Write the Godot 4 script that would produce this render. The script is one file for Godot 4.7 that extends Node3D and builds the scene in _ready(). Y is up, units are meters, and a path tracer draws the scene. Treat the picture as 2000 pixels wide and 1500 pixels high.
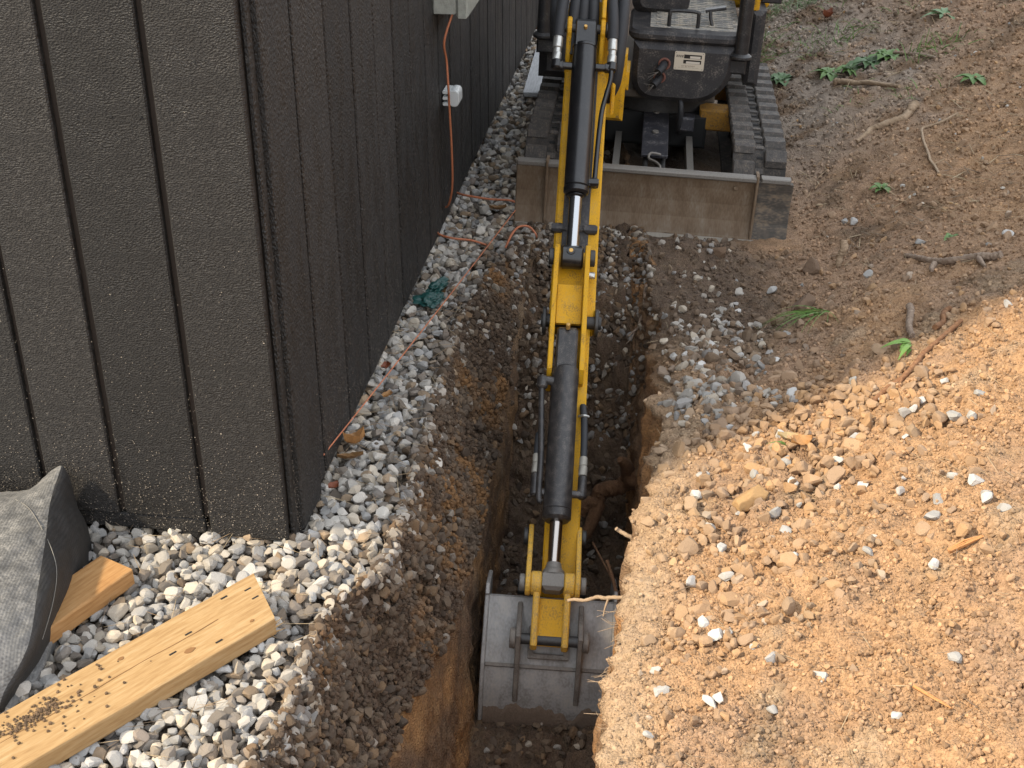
extends Node3D
# Mini excavator digging a narrow trench beside a black timber building.
# World: y up, camera looks towards -z; "s" below is the distance in front of the camera (s = -z).

var rng := RandomNumberGenerator.new()
var M := {}
var nz := {}
const SIDE := Basis(Vector3(0, 0, 1), Vector3(0, 1, 0), Vector3(-1, 0, 0))

const TG := [[-2,-.62],[1.0,-.55],[1.623,-.422],[1.72,-.386],[1.879,-.372],[2.011,-.351],[2.14,-.255],[2.541,-.208],[2.898,-.178],[3.275,-.14],[3.62,-.061],[3.8,.02],[4.2,.1],[16,.1]]
const TL1 := [[-2,-.47],[1.0,-.34],[1.85,-.24],[2.06,-.215],[2.31,-.135],[2.7,-.075],[2.94,-.053],[3.44,0],[3.8,.06],[4.2,.13],[16,.13]]
const TR := [[-2,-.1],[1.0,.03],[1.612,.139],[1.851,.18],[2.157,.235],[2.376,.274],[2.771,.362],[3.092,.375],[3.4,.40],[3.8,.42],[16,.42]]
const THF := [[-2,-.66],[2.9,-.64],[3.1,-.6],[3.3,-.45],[3.42,-.3],[3.5,-.17],[3.62,-.07],[3.85,0],[16,0]]
const TH1 := [[-2,-.3],[3.0,-.28],[3.3,-.2],[3.5,-.1],[3.85,0],[16,0]]
const TX0 := [[-2,.25],[2.0,.3],[2.6,.42],[3.1,.6],[3.7,.9],[4.5,.98],[7,1.2],[16,2]]

# ------------------------------------------------------------------ small helpers
func lut(t: Array, s: float) -> float:
	if s <= t[0][0]: return t[0][1]
	for i in range(1, t.size()):
		if s <= t[i][0]:
			return lerpf(t[i - 1][1], t[i][1], (s - t[i - 1][0]) / (t[i][0] - t[i - 1][0]))
	return t[t.size() - 1][1]

func sm(a: float, b: float, x: float) -> float:
	var t := clampf((x - a) / (b - a), 0.0, 1.0)
	return t * t * (3.0 - 2.0 * t)

func lin(r: float, g: float, b: float) -> Color:
	return Color(r, g, b).linear_to_srgb()

func noise(seed_: int, freq: float, oct := 3, type := FastNoiseLite.TYPE_SIMPLEX_SMOOTH) -> FastNoiseLite:
	var n := FastNoiseLite.new()
	n.seed = seed_
	n.frequency = freq
	n.noise_type = type
	n.fractal_octaves = oct
	return n

func tex(size: int, seed_: int, f1: float, f2: float, mixf: float, ramp: Array) -> ImageTexture:
	# two seamless noises mixed, mapped through a colour ramp [[offset, linear colour], ...]
	var a := noise(seed_, f1, 4).get_seamless_image(size, size)
	var b := noise(seed_ + 7, f2, 3).get_seamless_image(size, size)
	a.convert(Image.FORMAT_L8); b.convert(Image.FORMAT_L8)
	var da := a.get_data(); var db := b.get_data()
	var table := PackedByteArray(); table.resize(768)
	for i in 256:
		var t := i / 255.0
		var c: Color = ramp[0][1]
		for k in range(1, ramp.size()):
			var o0: float = ramp[k - 1][0]; var o1: float = ramp[k][0]
			if t >= o0:
				c = (ramp[k - 1][1] as Color).lerp(ramp[k][1], clampf((t - o0) / maxf(o1 - o0, .001), 0, 1))
		c = c.linear_to_srgb()
		table[i * 3] = int(c.r * 255); table[i * 3 + 1] = int(c.g * 255); table[i * 3 + 2] = int(c.b * 255)
	var out := PackedByteArray(); out.resize(size * size * 3)
	for i in size * size:
		var v := int(clampf(da[i] * (1.0 - mixf) + db[i] * mixf, 0, 255)) * 3
		out[i * 3] = table[v]; out[i * 3 + 1] = table[v + 1]; out[i * 3 + 2] = table[v + 2]
	var img := Image.create_from_data(size, size, false, Image.FORMAT_RGB8, out)
	img.generate_mipmaps()
	return ImageTexture.create_from_image(img)

func ntex(size: int, seed_: int, freq: float, strength: float, oct := 4) -> ImageTexture:
	var a := noise(seed_, freq, oct).get_seamless_image(size, size)
	a.convert(Image.FORMAT_RGBA8)
	a.bump_map_to_normal_map(strength)
	a.generate_mipmaps()
	return ImageTexture.create_from_image(a)

func mat(key: String, col: Color, rough := .8, metal := 0.0) -> StandardMaterial3D:
	var m := StandardMaterial3D.new()
	m.albedo_color = col
	m.roughness = rough
	m.metallic = metal
	M[key] = m
	return m

func tri(m: StandardMaterial3D, scale: Vector3, albedo: Texture2D = null, normal: Texture2D = null, nscale := 1.0) -> void:
	m.uv1_triplanar = true
	m.uv1_scale = scale
	if albedo: m.albedo_texture = albedo
	if normal:
		m.normal_enabled = true
		m.normal_texture = normal
		m.normal_scale = nscale

func begin() -> SurfaceTool:
	var st := SurfaceTool.new()
	st.begin(Mesh.PRIMITIVE_TRIANGLES)
	return st

func quad(st: SurfaceTool, a: Vector3, b: Vector3, c: Vector3, d: Vector3) -> void:
	st.add_vertex(a); st.add_vertex(c); st.add_vertex(b)
	st.add_vertex(a); st.add_vertex(d); st.add_vertex(c)

func area2(p: PackedVector2Array) -> float:
	var s := 0.0
	for i in p.size():
		var q := p[(i + 1) % p.size()]
		s += p[i].x * q.y - q.x * p[i].y
	return s

func inset(p: PackedVector2Array, d: float) -> PackedVector2Array:
	var r := PackedVector2Array()
	var n := p.size()
	for i in n:
		var e0 := (p[i] - p[(i + n - 1) % n]).normalized()
		var e1 := (p[(i + 1) % n] - p[i]).normalized()
		var n0 := Vector2(-e0.y, e0.x); var n1 := Vector2(-e1.y, e1.x)
		var b := (n0 + n1)
		var l := b.length()
		if l < .01: b = n0; l = 1.0
		b /= l
		r.append(p[i] + b * minf(d / maxf(b.dot(n0), .35), d * 2.2))
	return r

func prism(st: SurfaceTool, poly_in: PackedVector2Array, z0: float, z1: float, bev := .003, xf := Transform3D()) -> void:
	var poly := poly_in.duplicate()
	if area2(poly) < 0: poly.reverse()
	var ip := inset(poly, bev)
	var zs := [z0, z0 + bev, z1 - bev, z1]
	var rings := [ip, poly, poly, ip]
	st.set_smooth_group(-1)
	var n := poly.size()
	for k in 3:
		for i in n:
			var j := (i + 1) % n
			var a: Vector2 = rings[k][i]; var b: Vector2 = rings[k][j]
			var c: Vector2 = rings[k + 1][j]; var d: Vector2 = rings[k + 1][i]
			quad(st, xf * Vector3(a.x, a.y, zs[k]), xf * Vector3(b.x, b.y, zs[k]), xf * Vector3(c.x, c.y, zs[k + 1]), xf * Vector3(d.x, d.y, zs[k + 1]))
	var idx := Geometry2D.triangulate_polygon(ip)
	for t in range(0, idx.size(), 3):
		var a := ip[idx[t]]; var b := ip[idx[t + 1]]; var c := ip[idx[t + 2]]
		if (b - a).cross(c - a) < 0:
			var w := b; b = c; c = w
		st.add_vertex(xf * Vector3(a.x, a.y, z1)); st.add_vertex(xf * Vector3(c.x, c.y, z1)); st.add_vertex(xf * Vector3(b.x, b.y, z1))
		st.add_vertex(xf * Vector3(a.x, a.y, z0)); st.add_vertex(xf * Vector3(b.x, b.y, z0)); st.add_vertex(xf * Vector3(c.x, c.y, z0))

func rect(w: float, h: float) -> PackedVector2Array:
	return PackedVector2Array([Vector2(-w / 2, -h / 2), Vector2(w / 2, -h / 2), Vector2(w / 2, h / 2), Vector2(-w / 2, h / 2)])

func rrect(w: float, h: float, r: float, k := 3) -> PackedVector2Array:
	var p := PackedVector2Array()
	var cs := [Vector2(w / 2 - r, h / 2 - r), Vector2(-w / 2 + r, h / 2 - r), Vector2(-w / 2 + r, -h / 2 + r), Vector2(w / 2 - r, -h / 2 + r)]
	for q in 4:
		for i in k + 1:
			var a := PI / 2 * (q + float(i) / k)
			p.append(cs[q] + Vector2(cos(a), sin(a)) * r)
	return p

func box(st: SurfaceTool, c: Vector3, size: Vector3, bev := .003, b := Basis()) -> void:
	prism(st, rect(size.x, size.y), -size.z / 2, size.z / 2, minf(bev, minf(size.x, minf(size.y, size.z)) * .3), Transform3D(b, c))

func along(a: Vector3, b: Vector3) -> Transform3D:
	var y := (b - a).normalized()
	var h := Vector3.RIGHT if absf(y.x) < .8 else Vector3.FORWARD
	var z := h.cross(y).normalized()
	return Transform3D(Basis(y.cross(z), y, z), a)

func lathe(st: SurfaceTool, prof: Array, seg: int, xf: Transform3D) -> void:
	for k in prof.size() - 1:
		st.set_smooth_group(k + 1)
		var r0: float = prof[k][0]; var y0: float = prof[k][1]
		var r1: float = prof[k + 1][0]; var y1: float = prof[k + 1][1]
		for i in seg:
			var a := TAU * i / seg; var b := TAU * (i + 1) / seg
			quad(st, xf * Vector3(r0 * cos(b), y0, r0 * sin(b)), xf * Vector3(r0 * cos(a), y0, r0 * sin(a)), xf * Vector3(r1 * cos(a), y1, r1 * sin(a)), xf * Vector3(r1 * cos(b), y1, r1 * sin(b)))

func cyl(st: SurfaceTool, a: Vector3, b: Vector3, r: float, seg := 20, bev := .002) -> void:
	var l := a.distance_to(b)
	lathe(st, [[.0001, 0], [r - bev, 0], [r, bev], [r, l - bev], [r - bev, l], [.0001, l]], seg, along(a, b))

func spline(pts: Array, sub := 6) -> Array:
	var out := []
	for i in pts.size() - 1:
		var p0: Vector3 = pts[maxi(i - 1, 0)]; var p1: Vector3 = pts[i]
		var p2: Vector3 = pts[i + 1]; var p3: Vector3 = pts[mini(i + 2, pts.size() - 1)]
		for k in sub:
			out.append(p1.cubic_interpolate(p2, p0, p3, float(k) / sub))
	out.append(pts[pts.size() - 1])
	return out

func tube(st: SurfaceTool, pts: Array, r0: float, r1: float, seg := 8, rough := 0.0) -> void:
	st.set_smooth_group(1)
	var rings := []
	var side := Vector3.ZERO
	for i in pts.size():
		var d: Vector3 = (pts[mini(i + 1, pts.size() - 1)] - pts[maxi(i - 1, 0)]).normalized()
		if i == 0:
			side = d.cross(Vector3.UP if absf(d.y) < .9 else Vector3.RIGHT).normalized()
		else:
			side = (side - d * side.dot(d)).normalized()
		var up := side.cross(d)
		var r := lerpf(r0, r1, float(i) / maxf(pts.size() - 1, 1))
		var ring := []
		for k in seg:
			var a := TAU * k / seg
			var rr := r * (1.0 + rough * rng.randf_range(-1, 1))
			ring.append(pts[i] + (side * cos(a) + up * sin(a)) * rr)
		rings.append(ring)
	for i in rings.size() - 1:
		for k in seg:
			var j := (k + 1) % seg
			quad(st, rings[i][j], rings[i][k], rings[i + 1][k], rings[i + 1][j])
	st.set_smooth_group(-1)
	for e in [0, rings.size() - 1]:
		for k in seg:
			var j := (k + 1) % seg
			if e == 0:
				st.add_vertex(pts[0]); st.add_vertex(rings[0][j]); st.add_vertex(rings[0][k])
			else:
				st.add_vertex(pts[e]); st.add_vertex(rings[e][k]); st.add_vertex(rings[e][j])

func mesh_of(st: SurfaceTool) -> ArrayMesh:
	st.generate_normals()
	return st.commit()

func put(called: String, mesh: Mesh, m: Material, parent: Node, xf := Transform3D()) -> MeshInstance3D:
	var o := MeshInstance3D.new()
	o.name = called
	o.mesh = mesh
	o.material_override = m
	o.transform = xf
	parent.add_child(o, true)
	return o

func part(called: String, st: SurfaceTool, m: Material, parent: Node, xf := Transform3D()) -> MeshInstance3D:
	return put(called, mesh_of(st), m, parent, xf)

var taken := {}
func numbered(called: String) -> String:
	if not taken.has(called):
		taken[called] = 0
		return called
	taken[called] += 1
	return "%s_%03d" % [called, taken[called]]

func tag(o: Node, label: String, category: String, group := "") -> void:
	o.set_meta("label", label)
	o.set_meta("category", category)
	if group != "": o.set_meta("group", group)

func thing(called: String, label: String, category: String, group := "") -> Node3D:
	var o := Node3D.new()
	o.name = numbered(called)
	add_child(o)
	tag(o, label, category, group)
	return o

func solo(called: String, st: SurfaceTool, m: Material, label: String, category: String, group := "") -> MeshInstance3D:
	var o := part(numbered(called), st, m, self)
	tag(o, label, category, group)
	return o

# ------------------------------------------------------------------ terrain shape
func l0(s: float) -> float:
	return maxf(-.054 + (s - 2.79) * .09, lut(TL1, s) + .015)

func r0(s: float) -> float:
	return minf(.313 + (s - 2.92) * .07, rim_x(s) - .012)

func rim_x(s: float) -> float:   # the ragged right rim of the trench
	var n: float = nz.coarse.get_noise_2d(s * .9, 7.0) * .045 + nz.fine.get_noise_2d(s * .8, 3.0) * .014
	return lut(TR, s) + n * sm(3.9, 3.5, s)

func right_h(x: float, s: float) -> float:
	var z := (x - lut(TX0, s)) / .09
	var b := .42 * .09 * (z if z > 30 else log(1.0 + exp(z)))
	b = minf(b, 4.0)  # unseen upper bank raised high to block low sky light
	var rim := -.035 * exp(-maxf(0, x - rim_x(s)) / .04) * sm(3.7, 3.3, s)
	var tilt := -.04 * sm(0, .85, x) * sm(3.3, 3.9, s) * (1.0 - sm(.95, 1.3, x))
	var mound := .06 * exp(-pow((x - .55) / .16, 2) - pow((s - 3.72) / .1, 2))
	return b + rim + tilt + mound

func gh(x: float, s: float) -> float:
	var g := lut(TG, s); var a := lut(TL1, s); var b := l0(s); var c := r0(s); var r := rim_x(s)
	var h1 := lut(TH1, s); var hf := lut(THF, s)
	var til := -.04 * sm(0, .85, x) * sm(3.3, 3.9, s)
	if x < g: return 0.0
	if x < a: return h1 * ((x - g) / (a - g)) + til
	if x < b: return h1 + (hf - h1) * (x - a) / (b - a) + til
	if x < c: return hf + til
	if x < r: return hf + (right_h(r, s) - hf) * (x - c) / (r - c)
	return right_h(x, s)

func wall_x(s: float) -> float:   # face of the long wall
	return -.4545 + .1336 * (s - 2.241)

func disp(p: Vector3, seg: int, amt: float) -> float:
	var c: float = nz.coarse.get_noise_3dv(p)
	var f: float = nz.fine.get_noise_3dv(p)
	var g: float = nz.grain.get_noise_3dv(p)
	match seg:
		0: return amt * (.006 * c + .006 * f) - .022
		1: return amt * (.022 * c + .016 * f + .007 * g)
		2:
			var scrape: float = nz.fine.get_noise_3d(p.x * .3, p.y * .5, p.z * 1.4)
			return amt * (.014 * c + .008 * scrape + .004 * g)
		3: return amt * (.03 * c + .02 * f + .006 * g)
		4: return amt * (.016 * c + .01 * f + .004 * g)
	return amt * (.018 * c + .012 * f + .0055 * g)

func soil(p: Vector3, seg: int) -> Color:
	var s := -p.z
	var a: float = nz.patch.get_noise_3dv(p) * .5 + .5
	var b: float = nz.patch2.get_noise_3dv(p) * .5 + .5
	var f: float = nz.fine.get_noise_3dv(p * 1.7)
	var g: float = nz.grain.get_noise_3dv(p * 1.3)
	var c := Color(.12, .09, .065)
	match seg:
		0: c = Color(.13, .105, .08).lerp(Color(.1, .072, .05), b)
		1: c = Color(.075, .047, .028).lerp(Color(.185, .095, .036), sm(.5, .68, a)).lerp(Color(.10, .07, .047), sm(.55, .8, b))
		2: c = Color(.29, .155, .06).lerp(Color(.15, .09, .05), sm(.35, .65, a)).lerp(Color(.22, .16, .1), sm(.6, .8, b) * .6)
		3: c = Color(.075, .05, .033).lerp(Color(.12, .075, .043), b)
		4: c = Color(.30, .155, .062).lerp(Color(.22, .135, .075), sm(.4, .65, a))
		_:
			var near := sm(3.5, 2.7, s)
			var org := Color(.375, .228, .122)
			var tan_ := Color(.37, .265, .17)
			var gry := Color(.32, .205, .125)
			var drk := Color(.175, .115, .07)
			gry = gry.lerp(Color(.29, .235, .185), sm(3.9, 5.0, s) * sm(1.9, 1.4, p.x))
			c = gry.lerp(drk, sm(.5, .72, b))
			c = c.lerp(org, sm(.62 - .3 * near, .8 - .3 * near, a) * (.55 + .45 * near))
			c = c.lerp(org, sm(1.05, 1.5, p.x) * sm(5.4, 4.2, s) * sm(.3, .5, a + .25 * b) * .75)
			c = c.lerp(tan_, sm(.55, .75, b) * near * .7)
			var rimd := p.x - rim_x(s)
			c = c.lerp(tan_, sm(.16, .03, rimd) * near * .7)
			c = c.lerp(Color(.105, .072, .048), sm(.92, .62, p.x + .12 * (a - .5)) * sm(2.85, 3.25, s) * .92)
			c = c.lerp(org, sm(.16, .05, Vector2(p.x - .93, s - 3.02).length()) * .8)
	var k := 1.0 + .22 * f + .25 * g
	return Color(c.r * k, c.g * k, c.b * k)

func build_ground() -> MeshInstance3D:
	var rows := PackedFloat32Array()
	var s := -1.6
	while s < 17.0:
		rows.append(s)
		if s < 1.4: s += .1
		elif s < 3.3: s += .0095
		elif s < 4.3: s += .014
		elif s < 7.6: s += .032
		else: s += .35
	var segcol := [[0, 14], [0, 86], [1, 36], [2, 34], [3, 44], [4, 36], [5, 170], [5, 22]]
	var nc := 0
	for q in segcol: nc += q[1]
	nc += 1
	var nr := rows.size()
	var base := PackedVector3Array(); base.resize(nc * nr)
	var sid := PackedInt32Array(); sid.resize(nc)
	for r in nr:
		s = rows[r]
		var g := lut(TG, s); var a := lut(TL1, s); var b := l0(s); var c := r0(s); var rr := rim_x(s)
		var xl := lerpf(-1.15, wall_x(s) - .12, sm(2.3, 2.7, s))
		var xr := .65 + .55 * maxf(s, .5)
		var h1 := lut(TH1, s); var hf := lut(THF, s)
		var hr := right_h(rr, s)
		var xs := [-8.0, xl, g, a, b, c, rr, xr, 10.0]
		var col := 0
		for q in 8:
			var n: int = segcol[q][1]
			for i in n + (1 if q == 7 else 0):
				var t := float(i) / n
				var x := lerpf(xs[q], xs[q + 1], t)
				var h := 0.0
				if q == 2: h = h1 * t
				elif q == 3: h = lerpf(h1, hf, t)
				elif q == 4: h = hf
				elif q == 5: h = lerpf(hf, hr, t)
				elif q >= 6: h = right_h(x, s)
				if q >= 2 and q <= 4: h -= .04 * sm(0, .85, x) * sm(3.3, 3.9, s)
				base[r * nc + col] = Vector3(x, h, -s)
				sid[col] = segcol[q][0]
				col += 1
	var pos := PackedVector3Array(); pos.resize(nc * nr)
	var cols := PackedColorArray(); cols.resize(nc * nr)
	for r in nr:
		for c in nc:
			var i := r * nc + c
			var p := base[i]
			var du := base[r * nc + mini(c + 1, nc - 1)] - base[r * nc + maxi(c - 1, 0)]
			var dv := base[mini(r + 1, nr - 1) * nc + c] - base[maxi(r - 1, 0) * nc + c]
			var n := du.cross(-dv)
			if n.length_squared() > 1e-14: n = n.normalized()
			else: n = Vector3.UP
			if n.y < -.2: n = -n
			var amt := 1.0 if (-p.z < 8.0 and absf(p.x) < 4.0) else 2.0
			if p.x < -1.2: amt = .5
			pos[i] = p + n * disp(p, sid[c], amt)
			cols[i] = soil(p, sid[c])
	var nrm := PackedVector3Array(); nrm.resize(nc * nr)
	for r in nr:
		for c in nc:
			var du := pos[r * nc + mini(c + 1, nc - 1)] - pos[r * nc + maxi(c - 1, 0)]
			var dv := pos[mini(r + 1, nr - 1) * nc + c] - pos[maxi(r - 1, 0) * nc + c]
			var n := du.cross(-dv)
			nrm[r * nc + c] = -n.normalized() if n.length_squared() > 1e-16 else Vector3.UP
	var idx := PackedInt32Array()
	idx.resize((nc - 1) * (nr - 1) * 6)
	var w := 0
	for r in nr - 1:
		for c in nc - 1:
			var i := r * nc + c
			idx[w] = i; idx[w + 1] = i + nc; idx[w + 2] = i + 1
			idx[w + 3] = i + 1; idx[w + 4] = i + nc; idx[w + 5] = i + nc + 1
			w += 6
	var arr := []
	arr.resize(Mesh.ARRAY_MAX)
	arr[Mesh.ARRAY_VERTEX] = pos
	arr[Mesh.ARRAY_NORMAL] = nrm
	arr[Mesh.ARRAY_COLOR] = cols
	arr[Mesh.ARRAY_INDEX] = idx
	var mesh := ArrayMesh.new()
	mesh.add_surface_from_arrays(Mesh.PRIMITIVE_TRIANGLES, arr)
	var o := put("ground", mesh, M.soil, self)
	o.set_meta("kind", "structure")
	return o

# ------------------------------------------------------------------ stones
func ico(sub: int) -> Array:
	var t := (1.0 + sqrt(5.0)) / 2.0
	var v := [Vector3(-1, t, 0), Vector3(1, t, 0), Vector3(-1, -t, 0), Vector3(1, -t, 0), Vector3(0, -1, t), Vector3(0, 1, t), Vector3(0, -1, -t), Vector3(0, 1, -t), Vector3(t, 0, -1), Vector3(t, 0, 1), Vector3(-t, 0, -1), Vector3(-t, 0, 1)]
	for i in v.size(): v[i] = v[i].normalized()
	var f := [[0,11,5],[0,5,1],[0,1,7],[0,7,10],[0,10,11],[1,5,9],[5,11,4],[11,10,2],[10,7,6],[7,1,8],[3,9,4],[3,4,2],[3,2,6],[3,6,8],[3,8,9],[4,9,5],[2,4,11],[6,2,10],[8,6,7],[9,8,1]]
	for q in sub:
		var nf := []; var cache := {}
		for t3 in f:
			var m := []
			for k in 3:
				var a: int = t3[k]; var b: int = t3[(k + 1) % 3]
				var key := Vector2i(mini(a, b), maxi(a, b))
				if not cache.has(key):
					cache[key] = v.size()
					v.append(((v[a] + v[b]) / 2).normalized())
				m.append(cache[key])
			nf.append([t3[0], m[0], m[2]]); nf.append([t3[1], m[1], m[0]]); nf.append([t3[2], m[2], m[1]]); nf.append([m[0], m[1], m[2]])
		f = nf
	return [v, f]

func stone_mesh(sub: int, cuts: int, rough: float, sx: Vector3, smooth := false) -> ArrayMesh:
	var g := ico(sub)
	var v: Array = g[0]
	var planes := []
	for k in cuts:
		var d := Vector3(rng.randfn(), rng.randfn(), rng.randfn()).normalized()
		planes.append([d, rng.randf_range(.4, .72)])
	for i in v.size():
		var p: Vector3 = v[i]
		for q in 2:
			for pl in planes:
				var e: float = p.dot(pl[0]) - pl[1]
				if e > 0: p -= pl[0] * e
		p *= 1.0 + rng.randf_range(-rough, rough)
		v[i] = p * sx * 1.25
	var st := begin()
	st.set_smooth_group(1 if smooth else -1)
	for t3 in g[1]:
		st.add_vertex(v[t3[0]]); st.add_vertex(v[t3[2]]); st.add_vertex(v[t3[1]])
	return mesh_of(st)

func rnd_basis(sc: float) -> Basis:
	var q := Quaternion(rng.randfn(), rng.randfn(), rng.randfn(), rng.randfn()).normalized()
	return Basis(q).scaled(Vector3.ONE * sc)

func flat_basis(sc: float) -> Basis:   # lies on its flatter side, a little tilted
	var b := Basis(Vector3.UP, rng.randf() * TAU) * Basis(Vector3.RIGHT, rng.randfn() * .35) * Basis(Vector3.BACK, rng.randfn() * .35)
	return b.scaled(Vector3.ONE * sc)

func multi(called: String, meshes: Array, items: Array, m: Material, parent: Node) -> void:
	# items: [Transform3D, Color]; spread over the mesh variants
	for k in meshes.size():
		var list := []
		var i := k
		while i < items.size():
			list.append(items[i]); i += meshes.size()
		if list.is_empty(): continue
		var mm := MultiMesh.new()
		mm.transform_format = MultiMesh.TRANSFORM_3D
		mm.use_colors = true
		mm.mesh = meshes[k]
		mm.instance_count = list.size()
		for j in list.size():
			mm.set_instance_transform(j, list[j][0])
			mm.set_instance_color(j, list[j][1])
		var o := MultiMeshInstance3D.new()
		o.name = called
		o.multimesh = mm
		o.material_override = m
		o.set_meta("kind", "stuff")
		parent.add_child(o, true)

func pale_color() -> Color:
	var t := rng.randf()
	var c := Color(.45, .42, .375)
	if t < .25: c = Color(.36, .35, .335)
	elif t < .45: c = Color(.46, .40, .32)
	elif t < .58: c = Color(.21, .18, .15)
	elif t < .64: c = Color(.30, .22, .145)
	var k := rng.randf_range(.65, 1.25)
	return Color(c.r * k, c.g * k, c.b * k)

func dirty_color() -> Color:
	var t := rng.randf()
	var c := Color(.108, .074, .047)
	if t < .3: c = Color(.08, .056, .038)
	elif t < .5: c = Color(.145, .09, .048)
	elif t < .56: c = Color(.22, .185, .15)
	var k := rng.randf_range(.75, 1.25)
	return Color(c.r * k, c.g * k, c.b * k)

func tan_color() -> Color:
	var t := rng.randf()
	var c := Color(.33, .23, .145)
	if t < .25: c = Color(.29, .215, .15)
	elif t < .5: c = Color(.42, .255, .12)
	elif t < .54: c = Color(.42, .38, .32)
	var k := rng.randf_range(.75, 1.2)
	return Color(c.r * k, c.g * k, c.b * k)

var stone_meshes := []
var crumb_meshes := []
var color_mats := {}

func cmat(prefix: String, c: Color) -> StandardMaterial3D:   # a few shared tones for the single stones
	var key := "%s%d" % [prefix, int(c.get_luminance() * 14.0) * 4 + int((c.r - c.b) * 12.0)]
	if not color_mats.has(key):
		var m: StandardMaterial3D = M.stone.duplicate()
		m.vertex_color_use_as_albedo = false
		m.albedo_color = Color(c.r, c.g, c.b).linear_to_srgb()
		color_mats[key] = m
	return color_mats[key]

func scatter_gravel() -> void:
	var bed := Node3D.new()
	bed.name = "gravel_bed"
	add_child(bed)
	bed.set_meta("kind", "structure")
	bed.set_meta("label", "pale crushed gravel along the foot of the black building")
	var items := []
	for layer in 3:
		var s := 1.3
		while s < 7.4:
			var step := .0238 if s < 4.2 else .03
			var xl := lerpf(-1.35, wall_x(s) - .02, sm(2.2, 2.36, s))
			var g := lut(TG, s)
			if s > 3.9: g = lerpf(g, .38, sm(3.9, 4.4, s))
			var x := xl
			while x < g + .02:
				var px := x + rng.randf_range(-.013, .013)
				var ps := s + rng.randf_range(-.013, .013)
				x += step
				var e := g - px
				if layer == 2 and rng.randf() < .45: continue
				if e < .03 and rng.randf() < .3: continue
				if ps > 4.0 and e < .25 and rng.randf() < .5: continue
				var sz := rng.randf_range(.0085, .0165) * (1.2 if rng.randf() < .1 else 1.0)
				var y := gh(px, ps) - .016 + layer * .0105 + rng.randf_range(-.004, .004)
				var c := pale_color()
				var edge: float = nz.patch2.get_noise_2d(px * 2.0, ps * 2.0) * .06
				if e < .05 + edge and rng.randf() < .6: c = c.lerp(dirty_color(), .75)
				elif layer == 0: c = c.lerp(dirty_color(), .45)
				elif rng.randf() < .1: c = dirty_color().lerp(c, .35)
				items.append([Transform3D(flat_basis(sz), Vector3(px, y, -ps)), c, ps, layer])
			s += step
	# the ones that show largest become single stones
	var near := []; var rest := []
	for it in items:
		if it[3] >= 1 and it[2] > 1.55 and it[2] < 2.12 and it[0].origin.x > -.86 and near.size() < 300 and rng.randf() < .42: near.append(it)
		else: rest.append(it)
	for k in near.size():
		put("stone", stone_meshes[k % stone_meshes.size()], cmat("p", near[k][1]), bed, near[k][0])
	multi("gravel", stone_meshes, rest, M.stone, bed)

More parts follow.
